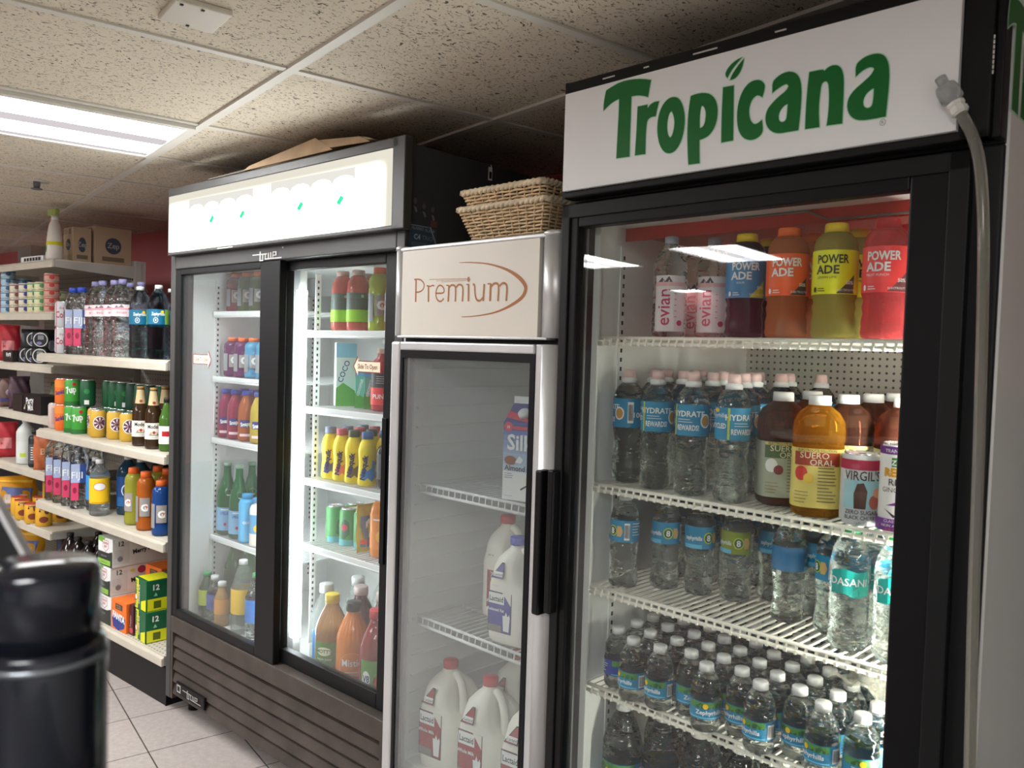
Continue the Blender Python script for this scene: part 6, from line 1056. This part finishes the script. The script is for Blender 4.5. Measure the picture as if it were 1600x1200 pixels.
b = MB(); slab(b, [(.55, -.02, .0), (1.04, -.02, .002), (.94, -.01, .052), (.57, -.01, .016)], .004, CB_); b.build('front_flap', e)
b = MB(); slab(b, [(.57, -.005, .014), (.94, -.005, .050), (1.15, .0, .030), (1.24, .35, .004), (.60, .42, .004)], .004, CB_); b.build('main_panel', e)
b = MB(); slab(b, [(.31, -.02, .0), (.56, -.02, .0), (.565, .0, .012), (.5, .1, .008)], .003, mat('dusty_cardboard', (.22, .2, .17), .8)); b.build('side_flap', e)
b = MB(); slab(b, [(.98, -.02, .012), (1.20, -.01, .004), (1.15, -.008, .026), (.94, -.008, .046)], .003, CB_); b.build('torn_flap', e)
b = MB(); b.box(0, -.008, -.045, .0015, .008, -.006, LWH); b.tube([(.002, 0, 0), (.006, 0, -.004), (.002, 0, -.01)], .0015, LWH, 5); art(b, [('rect', -.005, -.04, .005, -.02, LK)], rightmap(.0015)); o = b.build('hanging_tag', loc=SLI.w(1.348, .322, 1.972), rotz=SLI.a); tag(o, 'small white tag hanging at the upper back edge of the sliding cooler', 'tag')
# clear hose in front of the right frame
e = empty('clear_hose', JUI.w(.83, -.05, 0), JUI.a); tag(e, 'clear plastic hose with a valve fitting rising in front of the tall cooler', 'hose')
HS = clear('hose_plastic', (.86, .85, .80), .35, .06, 1.35, .18, (.7, .68, .6)); O_ = Vector((.83, -.05, 0))
pts = [(.772, 1.779), (.780, 1.762), (.790, 1.742), (.800, 1.710), (.806, 1.665), (.811, 1.60), (.814, 1.52), (.817, 1.40), (.820, 1.25), (.822, 1.1), (.826, .95), (.83, .8), (.832, .4), (.835, .06), (.85, .012), (.95, -.0)]
b = MB(); pp_ = chaikin([(u - .83, .0 if z > .1 else -.02, max(z, .012)) for u, z in pts]); b.tube(pp_, .0078, HS, 10); b.build('tube', e)
T_ = Matrix.Translation((.745 - .83, .0, 1.828)) @ Matrix.Rotation(math.radians(152), 4, 'Y')
FT = clear('fitting_plastic', (.86, .88, .88), .35, .05, 1.4, .12, (.75, .76, .76)); b = MB(); b.lathe([(.008, -.002), (.008, .012), (.0135, .013), (.0155, .02), (.0155, .036), (.011, .038), (.0105, .045)], FT, 16, T=T_); b.build('valve', e)
b = MB(); b.lathe([(.0125, .043), (.0125, .048), (.0110, .049), (.0110, .052), (.0125, .053), (.0125, .059), (.009, .062)], mat('fitting_white', (.75, .74, .70), .4), 8, T=T_, smooth=False); b.build('collar_nut', e)
# counter with the blurred foreground things
CT = mat('counter_top', (.10, .09, .085), .4); b = MB(); b.box(-1.1, -.35, .96, .25, .62, 1.0, CT, .004); b.box(-1.05, -.3, .0, .2, .57, .96, mat('counter_side', (.25, .22, .2), .6)); tag(b.build('counter'), 'dark counter top below the viewer at the lower left', 'counter')
BKG = mat('glossy_black', (.006, .008, .014), .16, spec=.6, coat=.3)
e = empty('black_canister', (-.2375, .416, 1.0)); tag(e, 'out-of-focus glossy black lidded canister in the lower left foreground', 'canister')
b = MB(); b.lathe([(.028, 0), (.030, .003), (.030, .195), (.0298, .252), (.0292, .262), (.0285, .264)], BKG, 40); b.build('body', e); b = MB(); b.lathe([(.0266, .262), (.0266, .294), (.0258, .301), (.0235, .3045)], BKG, 40); b.build('lid', e); b = MB(); b.lathe([(.0276, .2555), (.0302, .2555), (.0302, .2585), (.0276, .2585)], mat('ring_metal', (.2, .22, .24), .25, metal=.6), 40, caps=False); b.build('ring', e)
AB = mat('arm_black', (.01, .011, .012), .35)
def bent(b, x0, x1, m, th):
    for (a0, z0), (a1, z1) in (((0, 0), (0, .255)), ((0, .255), (-.10, .43))): slab(b, [(x0 + a0, 0, z0), (x1 + a0, 0, z0), (x1 + a1, 0, z1), (x0 + a1, 0, z1)], th, m)
b = MB(); bent(b, -.009, .009, AB, .006)
e = empty('display_stand_arm', (-.287, .50, 1.0)); tag(e, 'blurred slanted black bar with pale edges behind the canister', 'stand'); b.build('bar', e)
b = MB(); bent(b, .009, .0125, SILVER, .007); bent(b, -.0125, -.009, SILVER, .007); b.build('edge_trim', e)
b = MB(); b.box(-.06, -.03, 0, .06, .05, .006, BLACKP, .002); b.build('foot', e)
# ============================================================ shelving across the aisle (seen mirrored in the glass)
OPP = Cab(180, -3.5, -2.6); e = empty('gondola_shelf_unit', OPP.O, OPP.a); tag(e, 'shelving across the aisle, faintly mirrored in the cooler glass', 'shelving')
b = MB(); b.box(0, .44, 0, 2.6, .46, 1.7, PEG); b.build('back_panel', e)
for z in (.18, .55, .92, 1.28):
    b = MB(); b.box(0, 0, z - .04, 2.6, .44, z, SHELF, .003); b.build('shelf', e)
BXC = [carton('snack_carton', .2, .14, .22, ink(c), [('rect', -.07, .06, .07, .14, ink(d)), ('ell', 0, .17, .03, .02, LWH)], flap=False) for c, d in (('7a6a4a', 'c8b888'), ('3a5a6a', 'a8c8d0'), ('8a3a30', 'e0c0a0'), ('4a6a3a', 'c8d0a0'))]
q = 0
for si, z in enumerate((.18, .55, .92, 1.28)):
    for k in range(9): place(BXC[(k * 3 + si) % 4], OPP, .16 + k * .285, .12, z + .001, 'snack carton across the aisle, %s along the %s shelf' % (ORD[k + 1], ORD[si + 1]), 'snack cartons across the aisle', rot=0)
